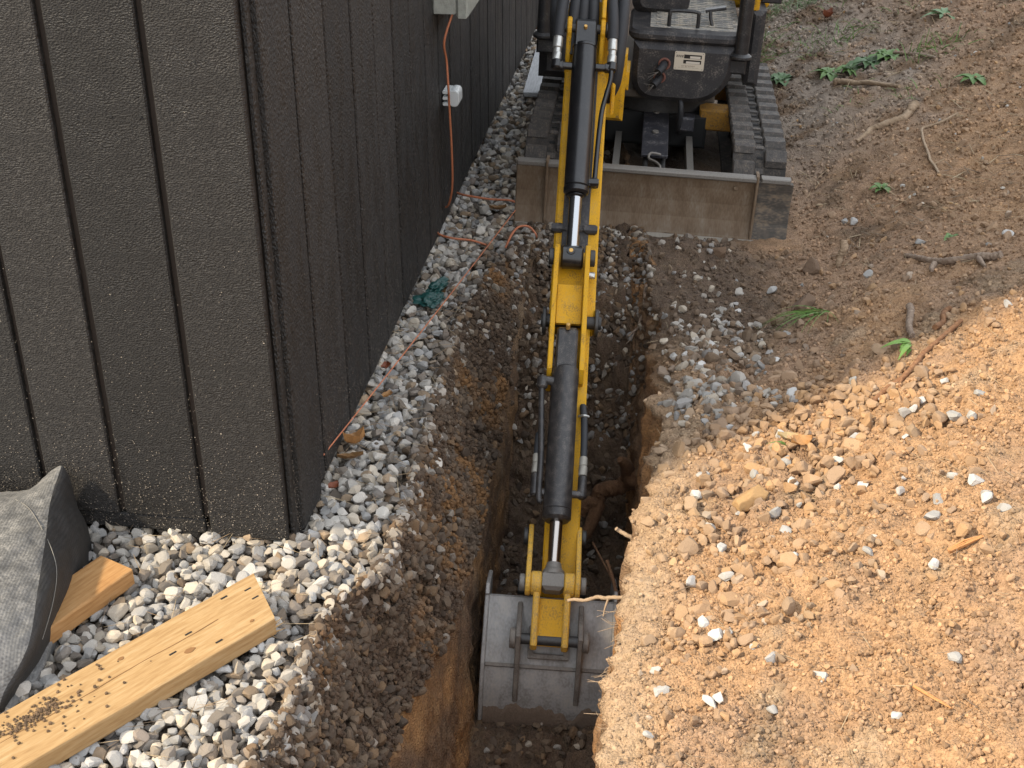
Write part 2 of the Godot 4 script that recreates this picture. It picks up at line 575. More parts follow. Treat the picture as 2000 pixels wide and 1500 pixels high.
func scatter_dirt_stones(ground: Node) -> void:
	var items := []
	# left slope, trench end and floor
	for k in 9000:
		var s := rng.randf_range(1.35, 3.95)
		var g := lut(TG, s); var a := lut(TL1, s); var b := l0(s); var c := r0(s)
		var t := rng.randf()
		var x := 0.0
		var cc := dirty_color()
		var n := Vector3(.6, .8, 0)
		var sz := rng.randf_range(.006, .0145)
		if s < 3.3 and t < .8:
			var u := pow(rng.randf(), 1.15)
			x = lerpf(g - .01, a + .002, u)
			if nz.patch.get_noise_3d(x * 1.4, 0, s * 1.4) > .22 and rng.randf() < .75: continue
			if u < .25 and rng.randf() < .4: cc = cc.lerp(pale_color(), .6)
			n = Vector3(-lut(TH1, s), a - g, 0).normalized()
			if u > .45 and rng.randf() < .72: continue
		elif s >= 3.3:
			x = lerpf(g, rim_x(s), rng.randf())
			if rng.randf() < .3: cc = cc.lerp(pale_color(), .7)
			n = Vector3.UP
		else:
			x = lerpf(b, c, rng.randf())
			if rng.randf() < .07: cc = cc.lerp(pale_color(), .6)
			n = Vector3.UP
			if s < 2.3 and rng.randf() < .6: continue
		var y := gh(x, s)
		var p := Vector3(x, y, -s) + n * (sz * rng.randf_range(-.15, .55))
		items.append([Transform3D(rnd_basis(sz), p), cc])
	multi("trench_stones", stone_meshes, items, M.stone, ground)
	# dug-out stones and clods on the right of the trench
	var blobs := [[.44, 3.02, .09, .2, 620], [.53, 2.98, .12, .2, 420], [.52, 2.62, .14, .14, 330], [.75, 2.5, .14, .1, 220], [.6, 2.42, .2, .12, 300], [.5, 2.15, .14, .12, 170], [.45, 2.02, .12, .1, 110], [.36, 1.9, .07, .06, 60], [.38, 1.86, .08, .05, 60], [.28, 1.7, .06, .08, 40], [.85, 2.02, .16, .14, 90], [1.0, 2.9, .25, .3, 170], [1.15, 3.3, .25, .3, 190], [1.3, 3.9, .35, .4, 170], [.55, 3.75, .2, .1, 120], [.45, 3.6, .1, .12, 110], [.7, 1.75, .25, .15, 60]]
	var solo_n := 0
	var rest := []
	for bl in blobs:
		for k in bl[4]:
			var x: float = bl[0] + rng.randfn() * bl[2]
			var s: float = bl[1] + rng.randfn() * bl[3]
			if x < rim_x(s) + .012 or s < 1.2 or rng.randf() < .25: continue
			if x < rim_x(s) + .07 and rng.randf() < .6: continue
			var sz := rng.randf_range(.0055, .0145) if s > 1.95 and s < 3.3 and x < .9 else rng.randf_range(.004, .0115)
			if rng.randf() < .16: sz *= 1.5
			var c := tan_color()
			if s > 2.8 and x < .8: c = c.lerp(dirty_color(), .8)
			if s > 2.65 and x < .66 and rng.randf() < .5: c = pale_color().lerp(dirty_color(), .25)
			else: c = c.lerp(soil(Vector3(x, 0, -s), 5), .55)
			var p := Vector3(x, right_h(x, s) + sz * rng.randf_range(.05, .6), -s)
			var it := [Transform3D(rnd_basis(sz), p), c]
			if solo_n < 200 and sz > .0105 and s < 3.3:
				put("stone", stone_meshes[solo_n % stone_meshes.size()], cmat("t", c), ground, it[0])
				solo_n += 1
			else: rest.append(it)
	for k in 900:
		var s := rng.randf_range(3.6, 7.2)
		var x := rng.randf_range(.98 + (s - 4.0) * .08, .75 + .5 * s)
		var sz := rng.randf_range(.003, .008)
		var c := tan_color()
		if rng.randf() < .3: c = pale_color()
		rest.append([Transform3D(rnd_basis(sz), Vector3(x, right_h(x, s) + sz * .5, -s)), c])
	multi("dirt_stones", stone_meshes, rest, M.stone, ground)
	var pale := [[0.480,2.957],[0.576,2.985],[0.420,3.039],[0.436,3.157],[0.481,2.850],[0.469,2.792],[0.648,2.685],[0.493,2.607],[0.585,2.500],[0.544,2.546],[0.646,2.895],[0.553,3.225],[0.584,3.196],[0.619,3.281],[0.729,3.391],[0.811,3.392],[0.963,3.298],[1.132,3.419],[1.058,3.856],[1.043,3.896],[1.137,2.765],[1.234,3.190],[1.287,3.208],[0.758,2.508],[0.801,2.525],[0.825,2.429],[0.717,2.390],[0.806,2.337],[0.582,2.389],[0.520,2.493],[0.671,2.328],[0.576,2.300],[0.653,2.233],[0.690,2.209],[0.763,2.184],[0.746,2.146],[0.415,2.427],[0.386,2.352],[0.511,2.368],[0.498,2.756],[0.533,2.644],[0.968,2.395],[0.932,2.326],[0.905,2.343],[0.845,2.433],[0.866,2.450],[0.840,2.142],[0.869,2.090],[0.870,2.033],[0.927,2.506],[0.701,3.045],[0.582,2.777],[0.777,2.646],[0.453,3.168],[0.446,3.038],[0.472,3.103],[0.631,3.044],[0.539,3.011],[0.517,3.080],[0.463,2.245],[0.525,2.203],[0.575,2.217],[0.402,2.218],[0.411,2.135],[0.407,2.037],[0.341,2.044],[0.394,1.967],[0.531,2.129],[0.534,2.043],[0.538,1.986],[0.654,1.987],[0.673,2.030],[0.742,1.900],[0.776,2.028],[0.882,1.982],[0.869,2.029],[0.796,2.068],[0.366,1.881],[0.347,1.918],[0.389,1.880],[0.448,1.780],[0.426,1.826],[0.516,1.703],[0.254,1.761],[0.335,1.713],[0.351,1.714],[0.229,1.662],[0.428,1.663],[0.709,1.661],[0.603,1.579],[0.254,1.815]]
	for k in pale.size():
		var x: float = pale[k][0]; var s: float = pale[k][1]
		var sz := rng.randf_range(.0075, .0165)
		var cb := rng.randf_range(.3, .56)
		put("stone", stone_meshes[(k * 3) % stone_meshes.size()], cmat("w", Color(cb, cb * .97, cb * .92)), ground, Transform3D(flat_basis(sz), Vector3(x, right_h(x, s) + sz * .45, -s)))
	# crumbs of loose soil
	var crumbs := []
	for k in 150000:
		var s := 1.3 + pow(rng.randf(), 1.4) * 6.0
		var xr := .62 + .5 * s
		var x := lerpf(rim_x(s) - .004, xr, rng.randf())
		if s > 3.8 and x < .9: continue
		if nz.coarse.get_noise_3d(x, 3.0, s) < -.12 and rng.randf() < .6: continue
		var sz := .0013 + pow(rng.randf(), 3.4) * .0048
		if s > 3.6: sz *= 1.0 + .35 * (s - 3.6)
		if x < rim_x(s) + .07 and sz > .002 and rng.randf() < .7: continue
		var p := Vector3(x, right_h(x, s), -s)
		p.y += disp(p, 5, 1.0) + sz * .3
		var c := soil(p, 5)
		var kk := rng.randf_range(.6, 1.3)
		crumbs.append([Transform3D(rnd_basis(sz), p), Color(c.r * kk, c.g * kk, c.b * kk)])
	for k in 15000:
		var s := rng.randf_range(1.4, 3.6)
		var g := lut(TG, s); var a := lut(TL1, s)
		var u := rng.randf()
		var x := lerpf(g, a, u)
		var sz := .002 + pow(rng.randf(), 2.0) * .006
		var p := Vector3(x, gh(x, s), -s)
		var n := Vector3(-lut(TH1, s), a - g, 0).normalized()
		var c := soil(p, 1)
		p += n * (disp(p, 1, 1.0) + sz * .4)
		var kk := rng.randf_range(.75, 1.25)
		crumbs.append([Transform3D(rnd_basis(sz), p), Color(c.r * kk, c.g * kk, c.b * kk)])
	multi("soil_crumbs", crumb_meshes, crumbs, M.stone, ground)
# ------------------------------------------------------------------ building
const CORNER := Vector3(-.4545, 0, -2.241)
const WD := Vector3(.1324, 0, -.9912)
const LD := Vector3(-.9912, 0, -.1324)
const NL := Vector3(-.1324, 0, .9912)
const NR := Vector3(.9912, 0, .1324)

func left_xf(t: float, y: float, out := 0.0) -> Transform3D:
	return Transform3D(Basis(-LD, Vector3.UP, NL), CORNER + LD * t + NL * out + Vector3.UP * y)

func right_xf(t: float, y: float, out := 0.0) -> Transform3D:
	return Transform3D(Basis(WD, Vector3.UP, NR), CORNER + WD * t + NR * out + Vector3.UP * y)

func board(shed: Node, called: String, xf: Transform3D, w: float, h: float, th: float, m: Material) -> void:
	var st := begin()
	box(st, Vector3(0, 0, -th / 2), Vector3(w, h, th), .003)
	part(called, st, m, shed, xf)

func build_shed() -> void:
	var shed := thing("timber_building", "black painted timber building with vertical board siding", "building")
	var H := 3.3
	var st := begin()
	# closed shell behind the boards
	var c := CORNER - NR * .1 + WD * .1
	box(st, CORNER + LD * 2.6 + WD * 4.1 + Vector3.UP * (H / 2 + .03), Vector3(5.2, H, 8.2), .01, Basis(-LD, Vector3.UP, -WD))
	part("wall", st, M.wall_back, shed)
	# left face: boards between grooves
	var cuts := [[.0, .1622], [.1762, .3405], [.3545, .4985], [.5125, .672], [.688, .846], [.862, 1.02], [1.036, 1.2], [1.216, 1.4], [1.416, 1.6], [1.616, 1.8], [1.816, 2.4], [2.416, 3.2], [3.216, 4.2], [4.216, 5.1]]
	for k in cuts.size():
		var a: float = cuts[k][0]; var b: float = cuts[k][1]
		var low := .004 if k == 0 else .043
		board(shed, "corner_board" if k == 0 else "siding_board", left_xf((a + b) / 2, (H + low) / 2, .0186 if k == 0 else .0165 + .0012 * (k % 3)), b - a, H - low, .0162, M["board_l%d" % (k % 3)])
	board(shed, "skirt_board", left_xf(2.675, .023, .0135), 5.0, .036, .013, M.board_l)
	board(shed, "skid_block", left_xf(.235, -.006, .012), .09, .05, .06, M.board_l)
	# nail heads on the left face
	for nl in [[.36, .884], [.307, .885], [.244, .887], [.19, .889], [.132, .887], [.081, .989], [.193, .062], [.149, .064], [.114, .066], [.255, .06]]:
		var sn := begin()
		lathe(sn, [[.0001, .0], [.0026, 0], [.003, -.0008]], 8, left_xf(nl[0], nl[1], .0192) * Transform3D(Basis(Vector3.RIGHT, PI / 2), Vector3.ZERO))
		part("nail", sn, M.nail, shed)
	# long face
	board(shed, "corner_board", right_xf(.012, H / 2, .012), .024, H - .01, .012, M.board_r)
	board(shed, "corner_board", right_xf(.093, H / 2, .024), .136, H - .01, .022, M.trim_r)
	var gx := .166
	var edges := [.2235, .447, .660, .866, 1.066, 1.266, 1.466, 1.661]
	while edges[edges.size() - 1] < 8.0: edges.append(edges[edges.size() - 1] + .195)
	for k in edges.size():
		var b: float = edges[k]
		board(shed, "siding_board", right_xf((gx + b) / 2, H / 2 + .005, .0162 + .001 * (k % 2)), b - gx, H - .02, .016, M["board_r%d" % ((k * 2) % 3)])
		gx = b + .013
	# mud flecks splashed up from the ground by rain
	var items := []
	for k in 9000:
		var y := .012 + absf(rng.randfn()) * .12 + (rng.randf() * .5 if rng.randf() < .2 else 0.0)
		var sz := rng.randf_range(.0003, .0009) * (1.6 if rng.randf() < .06 else 1.0)
		var xf: Transform3D
		if rng.randf() < .45: xf = left_xf(rng.randf_range(.0, 1.1), y, .0192)
		else: xf = right_xf(pow(rng.randf(), 1.6) * 3.2, y, .0178)
		if xf.origin.distance_to(CORNER) > .2 or true:
			xf.basis = xf.basis.scaled(Vector3.ONE) * Basis(Vector3.BACK, rng.randf() * TAU).scaled(Vector3(sz * 1.3, sz, sz * .35))
		var g := rng.randf_range(.15, .42)
		items.append([xf, Color(g, g * .86, g * .7)])
	multi("mud_flecks", [crumb_meshes[0], crumb_meshes[1]], items, M.stone, shed)
	# meter box, cable clip and cable on the long wall
	var mb := thing("junction_box", "grey metal electrical box mounted on the black wall", "electrical box")
	mb.transform = right_xf(1.60, .692, .017)
	st = begin()
	box(st, Vector3(.17, .2, .034), Vector3(.34, .4, .068), .004)
	part("box", st, M.grey_box, mb)
	st = begin()
	box(st, Vector3(.17, .196, .086), Vector3(.352, .412, .034), .006)
	part("cover", st, M.grey_box, mb)
	var clip := thing("cable_holder", "small white plastic cable holder with slots on the black wall", "cable holder")
	clip.transform = right_xf(1.735, .415, .02)
	st = begin()
	prism(st, rrect(.032, .05, .014, 4), -.032, .032, .002, Transform3D(Basis(Vector3(0, 0, 1), Vector3(0, 1, 0), Vector3(-1, 0, 0)), Vector3(0, 0, .034)))
	part("spine", st, M.white_plastic, clip)
	for k in 3:
		for j in 4:
			st = begin()
			box(st, Vector3(-.024 + j * .016, -.018 + k * .018, .012), Vector3(.0115, .0095, .026), .002)
			part("finger", st, M.white_plastic, clip)
	st = begin()
	var cable := [right_xf(1.62, .70, .075).origin, Vector3(-.194, .617, -3.815), Vector3(-.19, .551, -3.839), Vector3(-.186, .47, -3.83), Vector3(-.186, .422, -3.85), Vector3(-.182, .273, -3.86), Vector3(-.184, .152, -3.88), Vector3(-.2, .075, -3.92), Vector3(-.225, .045, -3.97), Vector3(-.237, .03, -3.88), Vector3(-.226, .03, -3.80), Vector3(-.18, .03, -3.762), Vector3(-.12, .018, -3.772), Vector3(-.06, -.012, -3.79)]
	tube(st, spline(cable, 8), .0034, .0034, 8)
	solo("orange_cable", st, M.orange, "orange cable hanging from the grey box down onto the gravel", "cable")
	st = begin()
	tube(st, spline([Vector3(-.2, .02, -4.19), Vector3(-.151, .036, -4.11), Vector3(-.067, .036, -4.074), Vector3(.0, .034, -4.065), Vector3(.06, .01, -4.05)], 8), .0038, .0038, 8)
	solo("orange_cable", st, M.orange, "short orange cable lying on gravel behind the blade's left end", "cable")
	st = begin()
	tube(st, spline([Vector3(-.02, -.005, -3.77), Vector3(.0, .028, -3.80), Vector3(.024, .036, -3.841), Vector3(.056, .03, -3.849), Vector3(.08, .0, -3.84)], 8), .0036, .0036, 8)
	solo("orange_cable", st, M.orange, "orange cable end curling out of gravel below the blade", "cable")
	st = begin()
	var line := []
	for k in 41:
		var t := k / 40.0
		line.append(Vector3(-.432, .06, -2.40).lerp(Vector3(.01, .066, -3.9), t) + Vector3(0, -.004 * sin(PI * t), 0))
	tube(st, line, .0018, .0018, 6)
	tube(st, [Vector3(-.452, .01, -2.372), Vector3(-.44, .03, -2.39), Vector3(-.432, .045, -2.40)], .0016, .0016, 6)
	solo("string_line", st, M.orange, "taut thin orange string running across the gravel to the excavator blade", "string")
	st = begin()
	for k in 5:
		var a := Vector3(-.432, .045, -2.40)
		tube(st, [a, a + Vector3(rng.randf_range(-.02, .012), rng.randf_range(.005, .04), rng.randf_range(-.01, .02))], .0009, .0005, 4)
	tube(st, [Vector3(-.436, .0, -2.395), Vector3(-.433, .05, -2.40)], .003, .003, 6)
	solo("string_peg", st, M.peg, "thin metal peg with frayed string ends beside the building corner", "peg")

# ------------------------------------------------------------------ excavator
var AX := Transform3D()      # frame of the boom inside the machine
const PA := Vector2(.345, .735)
const PB := Vector2(.775, .25)
const U1 := Vector2(.6634, -.7482)
const N1 := Vector2(.7482, .6634)
const U2 := Vector2(.805, -.594)
const N2 := Vector2(.594, .805)

func bp(l: float, off: float) -> Vector2: return PA + U1 * l + N1 * off
func sp(l: float, off: float) -> Vector2: return PB + U2 * l + N2 * off
func b3(l: float, off: float, x: float) -> Vector3:
	var p := bp(l, off)
	return Vector3(x, p.y, p.x)
func s3(l: float, off: float, x: float) -> Vector3:
	var p := sp(l, off)
	return Vector3(x, p.y, p.x)

func arc(c: Vector2, r: float, a0: float, a1: float, k := 6) -> Array:
	var o := []
	for i in k + 1:
		var a := lerpf(a0, a1, float(i) / k)
		o.append(c + Vector2(cos(a), sin(a)) * r)
	return o

func plate(called: String, pts: Array, x0: float, x1: float, m: Material, parent: Node, bev := .003) -> MeshInstance3D:
	var st := begin()
	prism(st, PackedVector2Array(pts), -x1, -x0, minf(bev, absf(x1 - x0) * .3), Transform3D(SIDE, Vector3.ZERO))
	return part(called, st, m, parent, AX)

func rod(called: String, a: Vector3, b: Vector3, r: float, m: Material, parent: Node, seg := 24, bev := .002, xf := AX) -> MeshInstance3D:
	var st := begin()
	cyl(st, a, b, r, seg, bev)
	return part(called, st, m, parent, xf)

func hose(called: String, pts: Array, r: float, m: Material, parent: Node, xf := AX) -> MeshInstance3D:
	var st := begin()
	tube(st, spline(pts, 7), r, r, 12)
	return part(called, st, m, parent, xf)

func blockpart(called: String, c: Vector3, size: Vector3, m: Material, parent: Node, bev := .004, b := Basis()) -> MeshInstance3D:
	var st := begin()
	box(st, c, size, bev, b)
	return part(called, st, m, parent)

func build_track(ex: Node3D, cx: float, label: String) -> void:
	var tr := Node3D.new()
	tr.name = "track"
	ex.add_child(tr, true)
	tr.position = Vector3(cx, 0, 0)
	tr.set_meta("label", label)
	var zf := -.262; var zr := -1.19; var cy := .132; var r := .112
	var straight := zf - zr
	var per := 2 * straight + TAU * r
	var at := func(d: float, rad: float) -> Array:   # point and outward normal on the loop in (z, y)
		d = fposmod(d, per)
		if d < straight: return [Vector2(zr + d, cy + rad), Vector2(0, 1)]
		d -= straight
		if d < PI * r:
			var a := PI / 2 - d / r
			return [Vector2(zf, cy) + Vector2(cos(a), sin(a)) * rad, Vector2(cos(a), sin(a))]
		d -= PI * r
		if d < straight: return [Vector2(zf - d, cy - rad), Vector2(0, -1)]
		d -= straight
		var a2 := -PI / 2 - d / r
		return [Vector2(zr, cy) + Vector2(cos(a2), sin(a2)) * rad, Vector2(cos(a2), sin(a2))]
	var st := begin()
	var n := 120
	for i in n:
		var a: Array = at.call(per * i / n, r); var b: Array = at.call(per * (i + 1) / n, r)
		var a2: Vector2 = a[0] - a[1] * .018; var b2: Vector2 = b[0] - b[1] * .018
		var A := Vector3(0, a[0].y, a[0].x); var B := Vector3(0, b[0].y, b[0].x)
		var A2 := Vector3(0, a2.y, a2.x); var B2 := Vector3(0, b2.y, b2.x)
		var h := Vector3(.085, 0, 0)
		st.set_smooth_group(1)
		quad(st, A - h, B - h, B + h, A + h)
		st.set_smooth_group(2)
		quad(st, A2 + h, B2 + h, B2 - h, A2 - h)
		st.set_smooth_group(-1)
		quad(st, A + h, B + h, B2 + h, A2 + h)
		quad(st, A2 - h, B2 - h, B - h, A - h)
	part("belt", st, M.rubber, tr)
	# lugs: two staggered columns, a row of link windows between them
	st = begin()
	var lp := PackedVector2Array([Vector2(-.034, 0), Vector2(.034, 0), Vector2(.024, .018), Vector2(-.022, .018)])
	prism(st, lp, -.035, .035, .004)
	var lug := mesh_of(st)
	st = begin()
	box(st, Vector3(0, .002, 0), Vector3(.026, .006, .02), .0015)
	var link := mesh_of(st)
	st = begin()
	box(st, Vector3(0, .0005, 0), Vector3(.018, .004, .009), .001)
	var slot := mesh_of(st)
	var cnt := 27
	for i in cnt:
		for col in 2:
			var d := per * (i + (.0 if col == 0 else .5)) / cnt
			var q: Array = at.call(d, r - .001)
			var nn: Vector2 = q[1]
			var up := Vector3(0, nn.y, nn.x)
			var b := Basis(Vector3.RIGHT.cross(up) * -1.0, up, Vector3.RIGHT)
			b = Basis(up.cross(Vector3.RIGHT), up, Vector3.RIGHT)
			put("tread_lug", lug, M.rubber_lug, tr, Transform3D(b, Vector3(-.05 if col == 0 else .05, q[0].y, q[0].x)))
		for j in 2:
			var d2 := per * (i + .5 * j) / cnt
			var q2: Array = at.call(d2, r)
			var n2: Vector2 = q2[1]
			var up2 := Vector3(0, n2.y, n2.x)
			var bb := Basis(Vector3.RIGHT, up2, Vector3.RIGHT.cross(up2))
			put("link" if j == 0 else "link_slot", link if j == 0 else slot, M.rubber_lug if j == 0 else M.black, tr, Transform3D(bb, Vector3(0, q2[0].y, q2[0].x)))
	# wheels and side frame
	for w in [[zf, .085], [zr, .085], [-.5, .04], [-.73, .04], [-.96, .04]]:
		st = begin()
		var wy: float = cy if w[1] > .05 else .062
		lathe(st, [[.001, -.05], [w[1] * .55, -.05], [w[1], -.03], [w[1], .03], [w[1] * .55, .05], [.001, .05]], 24, Transform3D(Basis(Vector3.BACK, PI / 2), Vector3(0, wy, w[0])))
		part("wheel", st, M.dark_steel, tr)
	st = begin()
	box(st, Vector3(0, cy, (zf + zr) / 2), Vector3(.07, .08, .8), .008)
	part("side_frame", st, M.yellow_dirty, tr)

func build_excavator() -> void:
	var ex := thing("mini_excavator", "yellow and black mini excavator reaching its bucket down into the trench", "excavator")
	var yaw := deg_to_rad(6.0); var rol := deg_to_rad(2.5)
	var R0 := Vector3(cos(yaw), 0, sin(yaw))
	var X := R0 * cos(rol) - Vector3.UP * sin(rol)
	var U := Vector3.UP * cos(rol) + R0 * sin(rol)
	ex.transform = Transform3D(Basis(X, U, Vector3(-sin(yaw), 0, cos(yaw))), Vector3(.433, -.043, -3.938))
	AX = Transform3D(Basis(Vector3.UP, atan(.05)), Vector3(-.247, 0, 0))
	build_track(ex, -.335, "left rubber track half hidden beside the arm")
	build_track(ex, .335, "right rubber track standing free behind the blade")
	# --- dozer blade
	var bl := Node3D.new(); bl.name = "dozer_blade"; ex.add_child(bl)
	bl.set_meta("label", "dusty brown steel dozer blade")
	var fr := [Vector2(.035, .0), Vector2(.012, .035), Vector2(-.004, .08), Vector2(-.010, .13), Vector2(-.006, .18), Vector2(.003, .216)]
	var bk := [Vector2(-.014, .216), Vector2(-.022, .18), Vector2(-.026, .13), Vector2(-.02, .08), Vector2(-.004, .035), Vector2(.018, .0)]
	var st := begin()
	prism(st, PackedVector2Array(fr + bk), -.318, .335, .002, Transform3D(SIDE, Vector3.ZERO))
	part("mouldboard", st, M.blade, bl)
	for e in [[-.43, -.336], [.319, .43]]:
		st = begin()
		var off := func(v): return v + Vector2(.006, 0)
		prism(st, PackedVector2Array(fr.map(off) + bk), -e[1], -e[0], .003, Transform3D(SIDE, Vector3.ZERO))
		part("blade_extension", st, M.blade_dark if e[0] > 0 else M.blade, bl)
	st = begin()
	box(st, Vector3(-.0085, .224, 0.0), Vector3(.652, .017, .036), .004)
	part("top_bar", st, M.steel_worn, bl)
	for e in [-.383, .3745]:
		st = begin()
		box(st, Vector3(e, .2235, -.004), Vector3(.09, .016, .034), .003)
		part("top_bar", st, M.steel_worn, bl)
	for e in [-.3335, .3175]:
		st = begin()
		box(st, Vector3(e, .126, -.006), Vector3(.009, .226, .05), .003)
		part("end_flange", st, M.blade, bl)
	st = begin()
	box(st, Vector3(0, .016, .034), Vector3(.85, .036, .012), .003, Basis(Vector3.RIGHT, -.5))
	part("cutting_edge", st, M.blade_edge, bl)
	for e in [.255, -.26]:
		st = begin()
		lathe(st, [[.0001, .004], [.007, .004], [.009, 0]], 6, Transform3D(Basis(Vector3.RIGHT, PI / 2), Vector3(e, .19, -.001)))
		part("bolt", st, M.blade, bl)
	for e in [-.125, .122]:
		st = begin()
		box(st, Vector3(e, .115, -.34), Vector3(.022, .06, .64), .003)
		part("push_arm", st, M.steel_worn, bl)
	st = begin()
	prism(st, rrect(.088, .46, .004, 2), -.006, .006, .002, Transform3D(Basis(Vector3.RIGHT, -PI / 2 + .12), Vector3(.0, .205, -.5)))
	var cov := part("cylinder_guard", st, M.black_worn, bl)
	for e in [-.44, -.6]:
		st = begin()
		lathe(st, [[.0001, .005], [.011, .005], [.012, .0]], 6, Transform3D(Basis(Vector3.RIGHT, .12), Vector3(.0, .213 - (e + .5) * .12, e)))
		part("bolt", st, M.steel_worn, cov)
	for e in [-.028, .03]:
		rod("blade_cylinder_rod", Vector3(e, .14, -.05), Vector3(e, .16, -.45), .009, M.dark_steel, bl, 12, .001, Transform3D())
	hose("hook", [Vector3(.02, .19, -.26), Vector3(-.012, .196, -.25), Vector3(-.018, .188, -.22), Vector3(.004, .185, -.2), Vector3(.02, .18, -.17), Vector3(.012, .172, -.145), Vector3(-.008, .17, -.14)], .0042, M.steel_worn, bl, Transform3D())
	# --- undercarriage
	blockpart("undercarriage", Vector3(0, .16, -.86), Vector3(.36, .12, .5), M.black, ex, .01)
	for e in [-1, 1]:
		blockpart("axle_tube", Vector3(.215 * e, .205, -.66), Vector3(.13, .075, .09), M.yellow_dirty, ex, .006)
		blockpart("axle_tube", Vector3(.215 * e, .2, -1.05), Vector3(.13, .075, .09), M.yellow_dirty, ex, .006)
	rod("slew_ring", Vector3(0, .22, -.8), Vector3(0, .32, -.8), .2, M.dark_steel, ex, 40, .004, Transform3D())
	hose("hydraulic_line", [Vector3(.06, .3, -.55), Vector3(.075, .3, -.5), Vector3(.08, .26, -.49), Vector3(.078, .2, -.52), Vector3(.085, .16, -.6)], .009, M.rubber_hose, ex, Transform3D())
	blockpart("valve_block", Vector3(.1, .215, -.545), Vector3(.06, .05, .06), M.black_worn, ex, .006)
	# --- upper body
	blockpart("platform", Vector3(-.06, .31, -.88), Vector3(.5, .03, .72), M.dusty_steel, ex, .006)
	var body := Node3D.new(); body.name = "front_housing"; ex.add_child(body)
	st = begin()
	var hp := [Vector2(.24, .495), Vector2(-.1, .495), Vector2(-.1, .4)]
	hp += arc(Vector2(-.02, .375), .078, PI, PI * 1.5, 6)
	hp += arc(Vector2(.105, .43), .133, -PI / 2, -.05, 9)
	prism(st, PackedVector2Array(hp), -.86, -.485, .02)
	part("shell", st, M.black_plastic, body)
	st = begin()
	prism(st, rrect(.38, .36, .05, 5), -.017, .017, .010, Transform3D(Basis(Vector3.RIGHT, -PI / 2), Vector3(.07, .514, -.672)))
	part("lid", st, M.black_plastic, body)
	st = begin()
	for k in 16:
		box(st, Vector3(.1 + (.01 if k % 2 else 0.0), .535, -.60 - k * .026), Vector3(.26, .006, .014), .002)
	box(st, Vector3(.1, .529, -.79), Vector3(.3, .008, .46), .002)
	part("floor_mat", st, M.mat_grey, ex)
	st = begin()
	prism(st, rrect(.1, .062, .005, 3), 0, .0018, .0004)
	var pl := part("data_plate", st, M.plate, body, Transform3D(Basis(), Vector3(.089, .444, -.4846)))
	var qm := QuadMesh.new(); qm.size = Vector2(.098, .060)
	put("printed_face", qm, M.plate_print, pl, Transform3D(Basis(), Vector3(0, 0, .0023)))
	for e in [[.008, .43], [-.004, .384]]:
		st = begin()
		lathe(st, [[.012, .0], [.02, .0], [.021, .006], [.016, .008], [.012, .004]], 20, Transform3D(Basis(Vector3.RIGHT, PI / 2), Vector3(e[0], e[1], -.486)))
		part("hose_port", st, M.rust, body)
		hose("hose_end", [Vector3(e[0], e[1], -.5), Vector3(e[0] - .006, e[1] - .006, -.46), Vector3(e[0] - .02, e[1] - .018, -.435)], .0135, M.rubber_hose, body, Transform3D())
		st = begin()
		for k in 4:
			var a := Vector3(e[0] - .018, e[1] - .014, -.428)
			tube(st, [a, a + Vector3(rng.randf_range(-.05, -.01), rng.randf_range(-.03, .01), .004)], .0007, .0005, 4)
		part("cable_tie", st, M.steel_worn, body)
	hose("grab_handle", [Vector3(.012, .53, -.575), Vector3(.012, .572, -.575), Vector3(.02, .585, -.575), Vector3(.1, .585, -.575), Vector3(.108, .572, -.575), Vector3(.108, .53, -.575)], .0065, M.black_paint, ex, Transform3D())
	hose("pedal_stem", [Vector3(.16, .53, -.6), Vector3(.15, .56, -.61), Vector3(.148, .585, -.62)], .006, M.black_paint, ex, Transform3D())
	blockpart("pedal", Vector3(.165, .587, -.63), Vector3(.07, .01, .034), M.black_paint, ex, .003, Basis(Vector3.BACK, .2))
	for e in [[-.403, .493, -.5], [.257, .467, -.5]]:
		st = begin()
		lathe(st, [[.0001, 0], [.0235, 0], [.0235, 1.25], [.0001, 1.25]], 28, Transform3D(Basis(), Vector3(e[0], e[1], e[2])))
		var po := part("canopy_post", st, M.black_paint, ex)
		st = begin()
		lathe(st, [[.0001, -.006], [.034, -.006], [.036, -.002], [.036, .004], [.03, .008], [.0235, .012]], 28, Transform3D(Basis(), Vector3(e[0], e[1], e[2])))
		part("flange", st, M.black_paint, po)
		st = begin()
		box(st, Vector3(e[0] - signf(e[0]) * .02, e[1] - .035, e[2] - .03), Vector3(.085, .05, .07), .006)
		part("bracket", st, M.black_paint, po)
	blockpart("canopy_roof", Vector3(-.07, 1.75, -.85), Vector3(.78, .03, .9), M.black_paint, ex, .01)
	for e in [-.4, .26]:
		rod("rear_post", Vector3(e, .5, -1.25), Vector3(e, 1.745, -1.25), .022, M.black_paint, ex, 16, .002, Transform3D())
	st = begin()
	prism(st, rrect(.2, .4, .05, 5), -.12, .12, .03, Transform3D(Basis(), Vector3(-.02, .72, -.86)))
	part("control_console", st, M.black_plastic, ex)
	st = begin()
	prism(st, rrect(.42, .12, .03, 4), -.14, .14, .015, Transform3D(Basis(), Vector3(.17, .565, -1.16)))
	part("engine_hood", st, M.yellow, ex)
	blockpart("hood_panel", Vector3(.17, .58, -1.012), Vector3(.3, .055, .01), M.black_plastic, ex, .003)
	blockpart("side_cover", Vector3(.315, .45, -.92), Vector3(.05, .26, .5), M.black_plastic, ex, .02)
	blockpart("side_cover_top", Vector3(.29, .6, -.86), Vector3(.05, .06, .36), M.yellow, ex, .012)
	blockpart("mirror_bracket", Vector3(.36, .6, -.8), Vector3(.07, .03, .05), M.black_paint, ex, .005)
	blockpart("side_cover", Vector3(-.36, .43, -.72), Vector3(.12, .2, .34), M.black_plastic, ex, .03)
